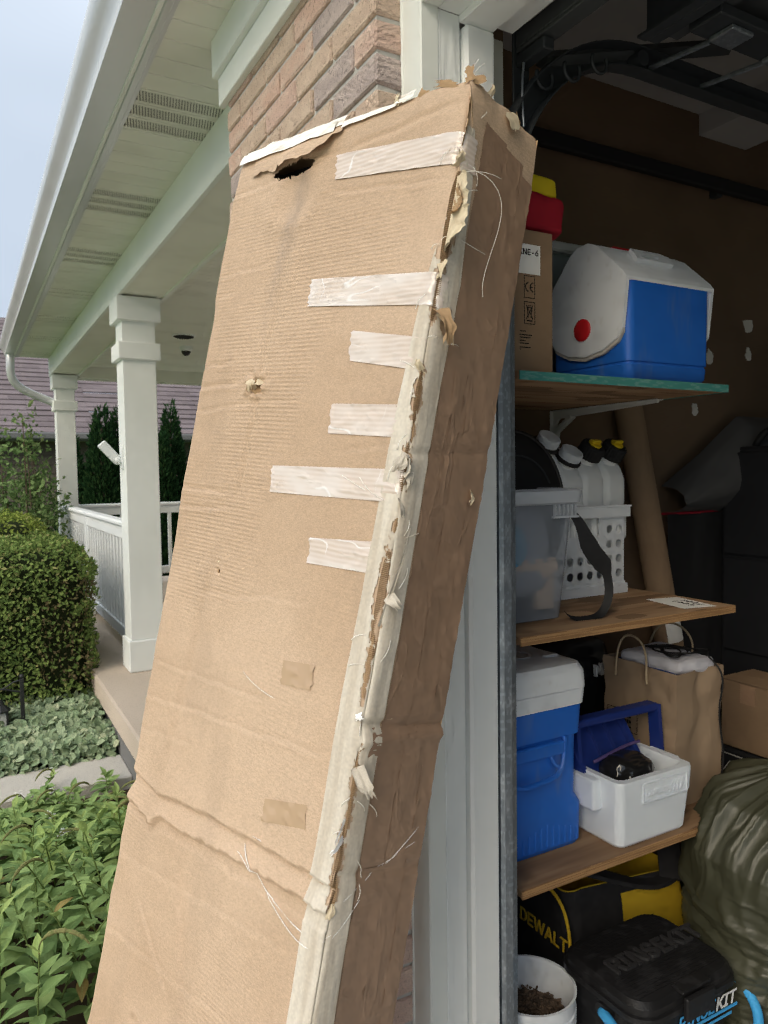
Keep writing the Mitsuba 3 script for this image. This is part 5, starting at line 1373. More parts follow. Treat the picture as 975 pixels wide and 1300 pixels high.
wr('NFC', 0.035, V(1.70, 1.705, 0.935), unit((1, 0, 0.1)), unit((-0.1, 0, 1)), bb, 'printed_mark', 'label_white', 0.012)
wb = thing('white_bin', 'white slatted bin between the tall blue cooler and the paper bag', 'bin')
for k in range(4):
    part(wb, 'slat', bx(1.42, 1.60, 1.70, 1.72, 0.69 + 0.07 * k, 0.735 + 0.07 * k, 0.004), 'white_plastic')
part(wb, 'back', bx(1.42, 1.60, 1.7205, 1.86, 0.6365, 0.98, 0.004), 'black_cab')

# ------------------------------------------------------------------ on the garage floor
rk = thing('rinse_tub', 'black square tub with a ridged lid and a bright blue bail, on the floor', 'tub')
pr('tub_black', lambda p, n, uv: MIX((0.011, 0.011, 0.012), (0.022, 0.022, 0.024), SS(0.5, 0.8, FB(p.x * 40, p.y * 40, p.z * 40))), 0.40, 0.4, bump=fine(300), scale=0.0008)
pr('tub_name', (0.03, 0.03, 0.032), 0.22, 0.6)
pr('sky_blue', (0.06, 0.36, 0.72), 0.35, 0.45)
qx0, qx1, qy0, qy1, qz = 1.222, 1.560, 1.080, 1.352, 0.420


def qr(z, g, r):
    return rr(qx0 - g, qx1 + g, qy0 - g, qy1 + g, z, r, 8)


part(rk, 'body', loft([qr(0.005, -0.030, 0.05), qr(0.02, -0.024, 0.05), qr(qz - 0.048, -0.010, 0.055)]), 'tub_black', 30)
part(rk, 'lid', loft([qr(qz - 0.047, 0.0, 0.060), qr(qz - 0.042, 0.004, 0.062), qr(qz - 0.030, 0.003, 0.062), qr(qz - 0.028, -0.003, 0.060), qr(qz - 0.014, -0.004, 0.058), qr(qz - 0.003, -0.014, 0.054), qr(qz, -0.026, 0.050)]), 'tub_black', 30)
part(rk, 'lid_ridge', cat([bx(qx0 + 0.03, qx1 - 0.03, y, y + 0.0022, qz - 0.0005, qz + 0.0012) for y in np.r_[np.arange(qy0 + 0.035, qy0 + 0.105, 0.010), np.arange(qy1 - 0.085, qy1 - 0.03, 0.010)]]), 'tub_black', kind='stuff')
wr('RINSEKIT', 0.046, V(qx0 + 0.044, qy0 + 0.115, qz - 0.0005), V(1, 0, 0), V(0, 1, 0), rk, 'raised_name', 'tub_name', 0.007)
part(rk, 'latch', cat([bx(1.345, 1.440, qy0 - 0.016, qy0 - 0.004, qz - 0.060, qz - 0.006, 0.003), bx(1.345, 1.440, qy0 - 0.004, qy0 + 0.028, qz - 0.004, qz + 0.004, 0.002)]), 'tub_black')
wr('RINSE', 0.030, V(1.342, qy0 + 0.0085, qz - 0.094), unit((1, 0, 0.0)), unit((0.2, 0, 1)), rk, 'name', 'sky_blue', 0.001)
wr('KIT', 0.030, V(1.470, qy0 + 0.0085, qz - 0.094), unit((1, 0, 0.0)), unit((0.2, 0, 1)), rk, 'name', 'label_white', 0.001)
part(rk, 'name_rule', cat([bx(1.36, 1.55, qy0 + 0.0080, qy0 + 0.0095, qz - 0.106, qz - 0.099), bx(1.36, 1.53, qy0 + 0.0080, qy0 + 0.0095, qz - 0.120, qz - 0.114)]), 'sky_blue')
bp_ = spline([(qx0 - 0.008, 1.19, qz - 0.062), (qx0 - 0.022, 1.12, qz - 0.072), (qx0 - 0.012, 1.055, qz - 0.110), (1.28, 1.018, qz - 0.165), (1.39, 1.006, qz - 0.190), (1.50, 1.018, qz - 0.165), (qx1 + 0.014, 1.055, qz - 0.105), (qx1 + 0.024, 1.12, qz - 0.070), (qx1 + 0.008, 1.19, qz - 0.062)], 70)
part(rk, 'bail', tube(bp_, 0.0115, 10), 'sky_blue', True, label='bright blue carrying bail')
for xa, xb in ((qx0 - 0.010, qx0 + 0.012), (qx1 - 0.012, qx1 + 0.014)):
    part(rk, 'bail_pivot', tube([(xa, 1.19, qz - 0.062), (xb, 1.19, qz - 0.062)], 0.019, 14), 'tub_black', 40)


bk = thing('bucket', 'small white bucket of dark wood chips on the floor behind the track', 'bucket')
bcx, bcy, bh_ = 1.128, 1.335, 0.365
part(bk, 'shell', lathe([(0, 0.005), (0.088, 0.005), (0.104, bh_ - 0.07), (0.108, bh_ - 0.068), (0.108, bh_ - 0.040), (0.105, bh_ - 0.038), (0.106, bh_ - 0.004), (0.109, bh_), (0.103, bh_), (0.100, bh_ - 0.01), (0.094, bh_ - 0.10), (0, bh_ - 0.10)], 44, (bcx, bcy, 0)), 'white_plastic', 30)
a = np.linspace(0, 2 * math.pi, 60)
part(bk, 'wave_rib', cat([tube(np.c_[bcx + 0.1035 * np.cos(a), bcy + 0.1035 * np.sin(a), bh_ - 0.085 - 0.022 * k + 0.004 * np.sin(a * 9 + k)], 0.003, 5, False) for k in range(3)]), 'white_plastic', True)
wc = thing('wood_chips', 'dark wood chips and leaf litter filling the white bucket', 'wood chips', kind='stuff')
pr('chip_brown', lambda p, n, uv: MIX((0.16, 0.11, 0.075), (0.05, 0.038, 0.03), mikit.cell_rand(p.x * 90, p.y * 90, p.z * 60)), 0.9, 0.1)
ms = [lathe([(0, bh_ - 0.065), (0.05, bh_ - 0.068), (0.095, bh_ - 0.080), (0, bh_ - 0.09)], 20, (bcx, bcy, 0))]
r6 = np.random.default_rng(6)
for i in range(420):
    r_, t_ = 0.088 * math.sqrt(r6.random()), r6.uniform(0, 6.28)
    q = bx(-0.5, 0.5, -0.5, 0.5, -0.5, 0.5)
    q.apply_scale([r6.uniform(0.004, 0.018), r6.uniform(0.003, 0.007), r6.uniform(0.001, 0.003)])
    q.apply_transform(trimesh.transformations.random_rotation_matrix(r6.random(3)) if i % 3 == 0 else rotz(r6.uniform(0, 360)))
    q.apply_translation((bcx + r_ * math.cos(t_), bcy + r_ * math.sin(t_), bh_ - 0.066 - 0.010 * r_ / 0.09 + r6.uniform(0, 0.010)))
    ms.append(q)
put(wc, cat(ms), 'chip_brown')

tl = thing('tool_bag', 'black and yellow canvas tool bag gaping open under the lowest shelf', 'tool bag')
pr('canvas_black', lambda p, n, uv: MIX((0.016, 0.016, 0.018), (0.03, 0.03, 0.033), FB(p.x * 30, p.y * 30, p.z * 30)), 0.85, 0.2, bump=lambda p, n, uv: FB(p.x * 40, p.y * 40, p.z * 40) + N(p.x * 700, p.y * 700, p.z * 700) * 0.1, scale=0.004)
pr('canvas_yellow', lambda p, n, uv: MIX((0.58, 0.40, 0.03), (0.46, 0.31, 0.02), FB(p.x * 18, p.y * 18, p.z * 18)), 0.8, 0.2, bump=fine(60), scale=0.003)
tx0, tx1, ty0, ty1, th = 1.352, 1.84, 1.425, 1.77, 0.44


def tbr(t, g=0.0, dz=0.0):
    r = rr(tx0 + 0.03 * t ** 2 - g, tx1 - 0.02 * t ** 2 + g, ty0 + 0.045 * t ** 2 - g, ty1 - 0.045 * t ** 2 + g, 0.006 + th * t + dz, 0.04, 6)
    r = np.array(r)
    r[:, 2] += 0.035 * t * np.sin((r[:, 0] - tx0) * 9) - 0.02 * t
    r[:, :2] += (np.stack([nz(r[:, 0] * 9, r[:, 1] * 9, r[:, 2] * 9, 3), nz(r[:, 0] * 9, r[:, 1] * 9, r[:, 2] * 9, 4)], 1) - 0.5) * 0.016
    return r


part(tl, 'body', loft([tbr(t) for t in np.linspace(0, 1, 14)], False), 'canvas_black', 35)
part(tl, 'lining', loft([tbr(1, -0.004), tbr(0.6, -0.012), tbr(0.3, -0.03)], False), 'canvas_yellow', 35, label='yellow lining showing in the open mouth')
part(tl, 'side_panel', cat([loft([np.array(tbr(t, 0.004)) * V(1, 1, 1) for t in (0.05, 0.4, 0.75, 0.93)], False).slice_plane((1.56, 0, 0), (1, 0, 0)).slice_plane((0, 1.56, 0), (0, -1, 0))]), 'canvas_yellow', 35, label='yellow canvas side panel')
wr('DEWALT', 0.034, V(tx0 - 0.0095, 1.634, 0.306), LX, unit((0.06, 0, 1)), tl, 'name', 'canvas_yellow', 0.002)
part(tl, 'piping', tube(spline([(tx0 + 0.014, 1.72, 0.430), (tx0 + 0.010, 1.58, 0.442), (tx0 + 0.000, 1.465, 0.415), (tx0 - 0.004, 1.432, 0.32), (tx0 - 0.006, 1.428, 0.15), (tx0 - 0.002, 1.428, 0.02)], 40), 0.005, 6), 'canvas_yellow', True)
part(tl, 'end_band', tube(spline([(tx0 - 0.012, 1.745, 0.16), (tx0 - 0.016, 1.60, 0.165), (tx0 - 0.014, 1.47, 0.15)], 16), 0.011, 6), 'canvas_yellow', True)


def band(pts, w, t, mat, name, lab=None):
    P = spline(pts, 40)
    tn = np.gradient(P, axis=0)
    tn /= np.linalg.norm(tn, axis=1)[:, None]
    up = np.cross(tn, V(0, 0, 1))
    up /= np.linalg.norm(up, axis=1)[:, None]
    nn = np.cross(up, tn)
    q = [np.array([p + u * w + k * t, p - u * w + k * t, p - u * w - k * t, p + u * w - k * t]) for p, u, k in zip(P, up, nn)]
    part(tl, name, loft(q), mat, 40, label=lab)


band([(1.40, 1.62, 0.452), (1.50, 1.50, 0.455), (1.60, 1.455, 0.42), (1.70, 1.45, 0.395), (1.78, 1.46, 0.40)], 0.024, 0.006, 'canvas_black', 'flap_band')
band([(1.745, 1.44, 0.395), (1.80, 1.50, 0.455), (1.86, 1.60, 0.49), (1.88, 1.70, 0.485)], 0.032, 0.008, 'canvas_black', 'flap_band', 'wide black flap folded back over the mouth')
part(tl, 'zip_pull', tube(spline([(1.80, 1.475, 0.445), (1.815, 1.465, 0.41), (1.80, 1.448, 0.375)], 12), 0.0025, 5), 'label_white', True)

dfl = thing('stuff_sack', 'olive green stuff sack with a cinched, wrinkled top, at the right', 'sack')
pr('olive_nylon', lambda p, n, uv: MIX((0.040, 0.042, 0.026), (0.060, 0.062, 0.040), FB(p.x * 8, p.y * 8, p.z * 8)), 0.42, 0.45)
cxs, cys, Rs, Hs = 1.862, 1.125, 0.285, 0.80
nt_, na = 190, 300
t = np.linspace(0, 1, nt_)[:, None]
a = np.linspace(0, 2 * math.pi, na + 1)[None, :-1]
prof_r = np.interp(t[:, 0], [0, 0.03, 0.2, 0.46, 0.50, 0.54, 0.72, 0.85, 0.93, 0.975, 1.0], [0.0, 0.82, 0.98, 1.0, 0.95, 1.0, 0.97, 0.70, 0.34, 0.10, 0.03])
prof_z = np.interp(t[:, 0], [0, 0.03, 0.2, 0.5, 0.72, 0.85, 0.93, 0.975, 1.0], [0.004, 0.006, 0.16, 0.42, 0.585, 0.705, 0.76, 0.775, 0.81]) * Hs / 0.785
ca, sa = np.cos(a), np.sin(a)
warp = nz(np.broadcast_to(ca * 1.2, (nt_, na)), np.broadcast_to(sa * 1.2, (nt_, na)), t * 3 + 0 * a, 7) - 0.5
topw = np.clip((t - 0.66) / 0.15, 0, 1)
pleat = ((1 - np.abs(np.sin(a * 9 + 9 * warp))) ** 2 * 0.022 + (1 - np.abs(np.sin(a * 23 + 17 * warp + 2))) ** 2 * 0.010) * topw * np.clip((1 - t) * 9, 0, 1)
horiz = (meshkit.fbm(np.stack(np.broadcast_arrays(ca * 3, sa * 3, t * 60), -1), 4, 9) - 0.5) * 0.022 * np.clip((0.60 - t) / 0.12, 0, 1)
big = (meshkit.fbm(np.stack(np.broadcast_arrays(ca * 2, sa * 2, t * 5), -1), 3, 12) - 0.5) * 0.030
mid_ = (meshkit.fbm(np.stack(np.broadcast_arrays(ca * 5 + 3 * warp, sa * 5, t * 9 + 4 * warp), -1), 4, 15) - 0.5) * 0.018
def ridge(x, y, s):
    return (1 - np.abs(2 * meshkit.fbm(np.stack(np.broadcast_arrays(x, y, 0 * x + s), -1), 2, s) - 1)) ** 6


crs = ridge(a * 2.6 + 2.2 * warp, t * 3.0 + 0 * a, 21) * 0.020 * (0.35 + 0.65 * topw) + ridge(a * 4.0 + 5 * warp, t * 5 + 0 * a, 22) * 0.008 + ridge(a * 2.0 + t * 4, t * 22 + 3 * warp, 23) * 0.011 * np.clip((0.72 - t) / 0.1, 0, 1)
R_ = Rs * prof_r[:, None] + crs * 0.60 - 0.003 + (pleat + horiz + big + mid_) * np.minimum(1, prof_r[:, None] * 2)
zz_ = prof_z[:, None] + (warp * 0.05 + pleat * 0.5) * np.clip(t * 2, 0, 1)
P = np.stack([cxs + 0.02 * topw + R_ * ca, cys + R_ * sa, zz_ + 0 * ca], -1).reshape(-1, 3)
f = []
i, j = np.meshgrid(np.arange(nt_ - 1), np.arange(na), indexing='ij')
k = (j + 1) % na
A0, B0, C0, D0 = (i * na + j).ravel(), (i * na + k).ravel(), ((i + 1) * na + k).ravel(), ((i + 1) * na + j).ravel()
part(dfl, 'body', trimesh.Trimesh(P, np.vstack([np.c_[A0, B0, C0], np.c_[A0, C0, D0]]), process=False), 'olive_nylon', True)
part(dfl, 'cinch_cord', tube(spline([(cxs - 0.02, cys - 0.03, Hs + 0.012), (cxs - 0.05, cys - 0.07, Hs + 0.016), (cxs - 0.02, cys - 0.11, Hs + 0.008), (cxs + 0.05, cys - 0.10, Hs - 0.01)], 24), 0.004, 6), 'red_plastic', True)
nv = thing('navy_mug', 'dark navy mug standing behind the olive sack at the right edge', 'mug')
part(nv, 'cup', lathe([(0, 0), (0.036, 0), (0.040, 0.006), (0.041, 0.088), (0.0385, 0.092), (0.036, 0.088), (0.035, 0.01), (0, 0.008)], 30, (2.345, 1.40, 0.8505)), 'navy_plastic', 35)
part(nv, 'handle', tube(spline([(2.305, 1.40, 0.925), (2.275, 1.395, 0.915), (2.275, 1.395, 0.88), (2.306, 1.40, 0.868)], 16), 0.006, 8), 'navy_plastic', True)
pch = thing('cloth_pouch', 'dark purple cloth pouch tied to the front of the olive sack', 'pouch')
m = lump(trimesh.creation.icosphere(3, 1.0), 0.2, 2, 5)
m.vertices = m.vertices * V(0.035, 0.05, 0.075) + V(1.715, 0.875, 0.40)
put(pch, m, 'purple_zip', True)

# ------------------------------------------------------------------ plants
def leafmat(key, c0, c1, c2, rough=0.45, spec=0.4, trans=0.35):
    def col(p, n, uv):
        r = dr.abs(uv.x) - dr.floor(dr.abs(uv.x))
        c = MIX(c0, c1, SS(0.0, 0.75, r))
        c = MIX(c, c2, SS(0.86, 0.97, r))
        return c * (0.90 + 0.2 * N(p.x * 60, p.y * 60, p.z * 60))
    scene[key] = {'type': 'principledthin', 'base_color': mikit.proc(col), 'roughness': rough, 'spec_trans': 0.0, 'diff_trans': trans, 'eta': 1.4}


leafmat('hedge_leaf', (0.115, 0.18, 0.055), (0.21, 0.285, 0.085), (0.32, 0.31, 0.13))
leafmat('hedge_light', (0.18, 0.25, 0.05), (0.28, 0.34, 0.08), (0.34, 0.36, 0.13))
leafmat('cover_leaf', (0.25, 0.34, 0.20), (0.36, 0.44, 0.28), (0.46, 0.50, 0.33), 0.4)
leafmat('conifer_leaf', (0.012, 0.035, 0.014), (0.030, 0.070, 0.026), (0.045, 0.085, 0.03), 0.6)
leafmat('shrub_leaf', (0.10, 0.17, 0.06), (0.19, 0.28, 0.11), (0.27, 0.33, 0.15))
leafmat('twig_leaf', (0.10, 0.085, 0.045), (0.16, 0.13, 0.07), (0.20, 0.17, 0.09), 0.7)
pr('bark', lambda p, n, uv: MIX((0.09, 0.065, 0.045), (0.16, 0.125, 0.09), FB(p.x * 40, p.y * 40, p.z * 12)), 0.9, 0.1)
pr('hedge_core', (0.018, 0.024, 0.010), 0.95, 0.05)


def scatter(P, D, size, asp=0.5, seed=0, fold=0.25, roundness=0.0, face=None, tilt=0.7):
    """Leaves at P, each pointing along D; one mesh and a random number per leaf in uv.x."""
    r = np.random.default_rng(seed)
    n = len(P)
    D = D / np.linalg.norm(D, axis=1, keepdims=True)
    R = r.normal(size=(n, 3))
    if face is not None:
        R = face + r.normal(0, tilt, (n, 3))
        D = D - R * (np.sum(D * R, 1) / np.sum(R * R, 1) * 0.85)[:, None]
        D /= np.linalg.norm(D, axis=1, keepdims=True)
    S = np.cross(D, R)
    S /= np.linalg.norm(S, axis=1, keepdims=True)
    Nn = np.cross(S, D)
    L = np.broadcast_to(size, (n,))[:, None]
    w = L * asp * 0.5
    if roundness:
        pts = [P, P + D * L * 0.3 + S * w * 0.9 + Nn * w * fold, P + D * L * 0.72 + S * w * 0.85 + Nn * w * fold, P + D * L, P + D * L * 0.72 - S * w * 0.85 + Nn * w * fold, P + D * L * 0.3 - S * w * 0.9 + Nn * w * fold]
        F = [[0, 1, 2], [0, 2, 3], [0, 3, 4], [0, 4, 5]]
    else:
        pts = [P, P + D * L * 0.5 + S * w + Nn * w * fold, P + D * L, P + D * L * 0.5 - S * w + Nn * w * fold]
        F = [[0, 1, 2], [0, 2, 3]]
    k = len(pts)
    v = np.stack(pts, 1).reshape(-1, 3)
    f = (np.array(F)[None] + (np.arange(n) * k)[:, None, None]).reshape(-1, 3)
    u = np.repeat(r.random(n), k)
    return trimesh.Trimesh(v, f, process=False), np.c_[u, u * 0]


def hedge(key, x0, x1, y0, y1, h, n, mat, leaf, rad, seed, lumpy=0.06):
    r = np.random.default_rng(seed)
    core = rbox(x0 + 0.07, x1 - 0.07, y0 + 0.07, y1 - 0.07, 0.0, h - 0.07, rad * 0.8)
    part(key, 'shade_core', core, 'hedge_core')  # solid dark block standing for the shaded inside of the hedge
    b = rbox(x0, x1, y0, y1, -0.4, h, rad)
    P, fi = trimesh.sample.sample_surface(b, n, seed=seed)
    nn_ = b.face_normals[fi]
    k = (P[:, 2] > 0.03)
    P, nn_ = P[k], nn_[k]
    m = len(P)
    off = (meshkit.fbm(P * 3.2, 3, seed) - 0.5) * 2 * lumpy + (meshkit.fbm(P * 11, 2, seed + 1) - 0.5) * 0.07 - np.abs(r.normal(0, 0.025, m))
    P = P + nn_ * off[:, None]
    D = nn_ * 0.3 + r.normal(0, 0.6, (m, 3)) + V(0, 0, 0.35)
    return P, D, r.uniform(0.7, 1.3, m) * leaf, nn_ + V(0, 0, 0.35)


hg = thing('hedge', 'big clipped rounded hedge before the porch railing', 'hedge')
P, D, s, fn_ = hedge(hg, -1.5, 0.715, 4.86, 6.35, 1.165, 72000, 'hedge_leaf', 0.030, 0.20, 11)
rz = np.random.default_rng(3)
brown = (P[:, 0] > 0.38) & (P[:, 2] < 0.95) & (meshkit.fbm(P * 4.5, 3, 22) > 0.55) & (rz.random(len(P)) < 0.7)
thin = brown & (rz.random(len(P)) < 0.35)
m, uv = scatter(P[~brown], D[~brown], s[~brown], 0.55, 1, face=fn_[~brown])
part(hg, 'leaves', m, 'hedge_leaf', uv=uv)
m, uv = scatter(P[brown & ~thin] - V(0.012, 0, 0), D[brown & ~thin], s[brown & ~thin], 0.45, 2)
part(hg, 'dry_leaves', m, 'twig_leaf', uv=uv, label='thin brown patch on the side of the hedge')
hg2 = thing('hedge', 'lighter yellow-green hedge behind the big clipped one', 'hedge')
P, D, s, fn2_ = hedge(hg2, -1.8, 0.62, 6.75, 8.0, 1.255, 26000, 'hedge_light', 0.035, 0.22, 12)
m, uv = scatter(P, D, s, 0.5, 3, face=fn2_)
part(hg2, 'leaves', m, 'hedge_light', uv=uv)

# ground cover
gc_ = thing('ground_cover', 'grey-green round-leaved ground cover between the walk and the hedge', 'ground cover', kind='stuff')
r = np.random.default_rng(21)
n = 15000
x, y = r.uniform(-1.6, 0.67, n), r.uniform(4.205, 5.05, n)
hgt = 0.10 + 0.16 * meshkit.fbm(np.stack([x * 3, y * 3, x * 0], -1), 3, 31) + 0.06 * np.clip((y - 4.3) / 0.5, 0, 1)
hgt = hgt * np.clip((y - 4.17) / 0.10, 0.35, 1)
z = hgt * r.uniform(0.35, 1.0, n) ** 0.6
P = np.stack([x, y - 0.02, z], -1)
D = r.normal(0, 0.75, (n, 3)) + V(-0.1, -0.35, 0.35)
m, uv = scatter(P, D, r.uniform(0.032, 0.058, n), 0.78, 5, 0.22, 1.0, face=np.tile(V(-0.1, -0.45, 0.8), (n, 1)), tilt=0.42)
put(gc_, m, 'cover_leaf', uv=uv)

# conifers behind the porch
for i, (x, y, h, w) in enumerate([(1.66, 10.75, 2.60, 0.34), (1.93, 10.95, 2.62, 0.36), (2.60, 10.8, 2.66, 0.32), (2.40, 10.55, 2.25, 0.30), (3.05, 10.9, 2.3, 0.36), (3.5, 10.7, 2.5, 0.36), (1.32, 11.1, 2.2, 0.30)]):
    lab = ['dark conifer with a pointed top between the two porch columns', 'dark conifer just left of the near column, close to its pointed neighbour', 'tall dark conifer right of the near column beside the box', 'shorter dark conifer touching the right side of the near column',
           'dark conifer farther right along the row behind the porch', 'rightmost dark conifer of the row behind the porch', 'low dark conifer just right of the far column'][i]
    tk = thing('conifer', lab, 'tree', 'conifers behind the porch')
    r = np.random.default_rng(200 + i)
    part(tk, 'trunk', tube([(x, y, 0), (x, y, h * 0.9)], [0.05, 0.01], 7), 'bark')
    n = 15000 if i < 4 else 7000
    t = 1 - np.sqrt(r.random(n))
    a = r.uniform(0, 2 * math.pi, n)
    lob = 0.72 + 0.55 * meshkit.fbm(np.stack([np.cos(a) * 1.5, np.sin(a) * 1.5, t * 7 + i * 7], -1), 3, i)
    rad = w * (1 - t) ** 0.65 * lob * r.uniform(0.55, 1.04, n) * np.clip(t * 14 + 0.6, 0, 1) + 0.02
    P = np.stack([x + rad * np.cos(a), y + rad * np.sin(a), 0.05 + t * (h - 0.1)], -1)
    D = np.stack([np.cos(a) * 0.5, np.sin(a) * 0.5, np.full(n, 1.0)], -1) + r.normal(0, 0.25, (n, 3))
    m, uv = scatter(P, D, r.uniform(0.05, 0.11, n), 0.34, 300 + i)
    part(tk, 'crown', m, 'conifer_leaf', uv=uv)


def small_tree(x, y, h, w, n, leaf, mat, lab, seed, zc=0.55):
    tk = thing('shrub_tree', lab, 'tree')
    r = np.random.default_rng(seed)
    limbs, tips = [], []
    for k in range(16):
        a, e = r.uniform(0, 6.28), r.uniform(0.35, 1.0)
        p = V(x, y, 0)
        q = V(x + w * 0.8 * math.cos(a) * r.uniform(0.3, 1), y + w * 0.8 * math.sin(a) * r.uniform(0.3, 1), h * e)
        md = (p + q) / 2 + V(0.1 * math.cos(a), 0.1 * math.sin(a), 0.12 * h * e)
        c = spline([p, md, q], 14)
        limbs.append(tube(c, np.linspace(0.018, 0.004, 14), 6))
        tips.append(c[4:])
    part(tk, 'trunk', cat(limbs), 'bark', True)
    T_ = np.vstack(tips)
    c = T_[r.integers(0, len(T_), n // 14)] + r.normal(0, 0.10, (n // 14, 3)) * V(1, 1, 0.8)
    P = np.repeat(c, 14, 0)[:n] + r.normal(0, 0.055, ((n // 14) * 14, 3))
    D = r.normal(0, 0.6, P.shape) + V(0, 0, 0.15)
    m, uv = scatter(P, D, r.uniform(0.7, 1.3, len(P)) * leaf, 0.5, seed + 1)
    part(tk, 'crown', m, mat, uv=uv)


small_tree(0.50, 8.3, 2.18, 0.36, 5200, 0.065, 'shrub_leaf', 'airy light green shrub beside the far column, before the brown house', 41)
small_tree(-0.30, 8.6, 2.75, 0.50, 4200, 0.065, 'shrub_leaf', 'taller airy shrub at the left edge, before the mauve roof', 43)

# iron lantern on a stake
ln = thing('garden_lantern', 'black iron garden lantern hanging from a stake among the ground cover', 'lantern')
pr('iron_black', (0.02, 0.021, 0.022), 0.45, 0.5)
lx, ly = 0.250, 4.72
part(ln, 'stake', bx(lx - 0.011, lx + 0.011, ly - 0.011, ly + 0.011, 0.0, 0.435, 0.003), 'iron_black')
part(ln, 'finial', trimesh.creation.icosphere(2, 0.014).apply_translation((lx, ly, 0.447)), 'iron_black', True)
part(ln, 'arm', cat([tube(spline([(lx, ly, 0.36), (lx - 0.06, ly, 0.375), (lx - 0.13, ly, 0.385), (lx - 0.16, ly, 0.36)], 20), 0.006, 7), tube(spline([(lx, ly, 0.42), (lx - 0.05, ly, 0.415), (lx - 0.10, ly, 0.388), (lx - 0.13, ly, 0.392)], 20), 0.005, 7)]), 'iron_black', True)
ox = lx - 0.115
part(ln, 'roof', lathe([(0, 0.330), (0.012, 0.328), (0.022, 0.300), (0.055, 0.270), (0.055, 0.262), (0, 0.262)], 8, (ox, ly, 0)), 'iron_black')
part(ln, 'cage', cat([bx(ox + a * 0.034 - 0.005, ox + a * 0.034 + 0.005, ly + b * 0.034 - 0.005, ly + b * 0.034 + 0.005, 0.150, 0.2615) for a in (-1, 1) for b in (-1, 1)] + [bx(ox - 0.044, ox + 0.044, ly - 0.044, ly + 0.044, 0.130, 0.1495, 0.004)]), 'iron_black')
pr('frosted', (0.45, 0.47, 0.46), 0.4, 0.4)
part(ln, 'pane', bx(ox - 0.028, ox + 0.028, ly - 0.028, ly + 0.028, 0.1505, 0.2610), 'frosted')

# leafy plants in the near bed
def leafshape(L, w, droop, fold, seed):
    r = np.random.default_rng(seed)
    a = np.linspace(0, 1, 9)
    half = w * 0.5 * np.sin(np.pi * np.clip(a, 0, 1) ** 0.80) ** 0.9
    half[0], half[-1] = w * 0.03, 0.0008
    v, uvs = [], []
    for i, t in enumerate(a):
        zz = -droop * L * t * t + 0.02 * L * math.sin(t * 9 + seed)
        xx = L * (t - 0.12 * droop * t * t)
        for sgn in (-1, -0.5, 0, 0.5, 1):
            v.append((xx, sgn * half[i], zz + abs(sgn) * half[i] * fold + 0.05 * half[i] * math.sin(t * 25 + sgn * 3)))
            uvs.append((t, sgn))
    f = []
    for i in range(8):
        for k in range(4):
            A = i * 5 + k
            f += [[A, A + 5, A + 6], [A, A + 6, A + 1]]
    return trimesh.Trimesh(v, f, process=False), np.array(uvs)


def bigleaf(key, c0, c1):
    def col(p, n, uv):
        vein = SS(0.10, 0.0, dr.abs(uv.y)) * 0.5 + SS(0.86, 1.0, dr.cos((uv.x * 1.0 - dr.abs(uv.y) * 0.16) * 44)) * 0.18
        return MIX(MIX(c0, c1, N(p.x * 9, p.y * 9, p.z * 9)), (0.32, 0.42, 0.20), vein)
    scene[key] = {'type': 'principledthin', 'base_color': mikit.proc(col), 'roughness': 0.42, 'spec_trans': 0.0, 'diff_trans': 0.42, 'eta': 1.42}


bigleaf('loose_leaf_a', (0.235, 0.345, 0.125), (0.30, 0.41, 0.16))
bigleaf('loose_leaf_b', (0.18, 0.29, 0.105), (0.235, 0.345, 0.135))
bigleaf('loose_leaf_c', (0.28, 0.39, 0.12), (0.34, 0.43, 0.16))
pr('stem_green', (0.12, 0.17, 0.05), 0.7, 0.2)
pr('spike_tan', lambda p, n, uv: MIX((0.20, 0.18, 0.08), (0.14, 0.17, 0.06), N(p.x * 200, p.y * 200, p.z * 200)), 0.9, 0.1)
pr('petal_white', (0.75, 0.76, 0.72), 0.6, 0.2)
bigleaf('loose_leaf_d', (0.22, 0.16, 0.06), (0.33, 0.27, 0.10))
SH = [leafshape(1.0, 0.42, d, fo, k) for k, (d, fo) in enumerate([(0.18, 0.35), (0.34, 0.25), (0.10, 0.45), (0.50, 0.20), (0.26, 0.15)])]
PLY = {(k, mt): mikit.ply(sh[0], mt, smooth=True, uv=sh[1]) for k, sh in enumerate(SH) for mt in ('loose_leaf_a', 'loose_leaf_b', 'loose_leaf_c', 'loose_leaf_d')}
r = np.random.default_rng(77)
spots = []
for gx in np.arange(-0.85, 0.66, 0.125):
    for gy in np.arange(1.93, 3.80, 0.125):
        spots.append((gx + r.uniform(-0.05, 0.05), gy + r.uniform(-0.05, 0.05)))
u0 = []
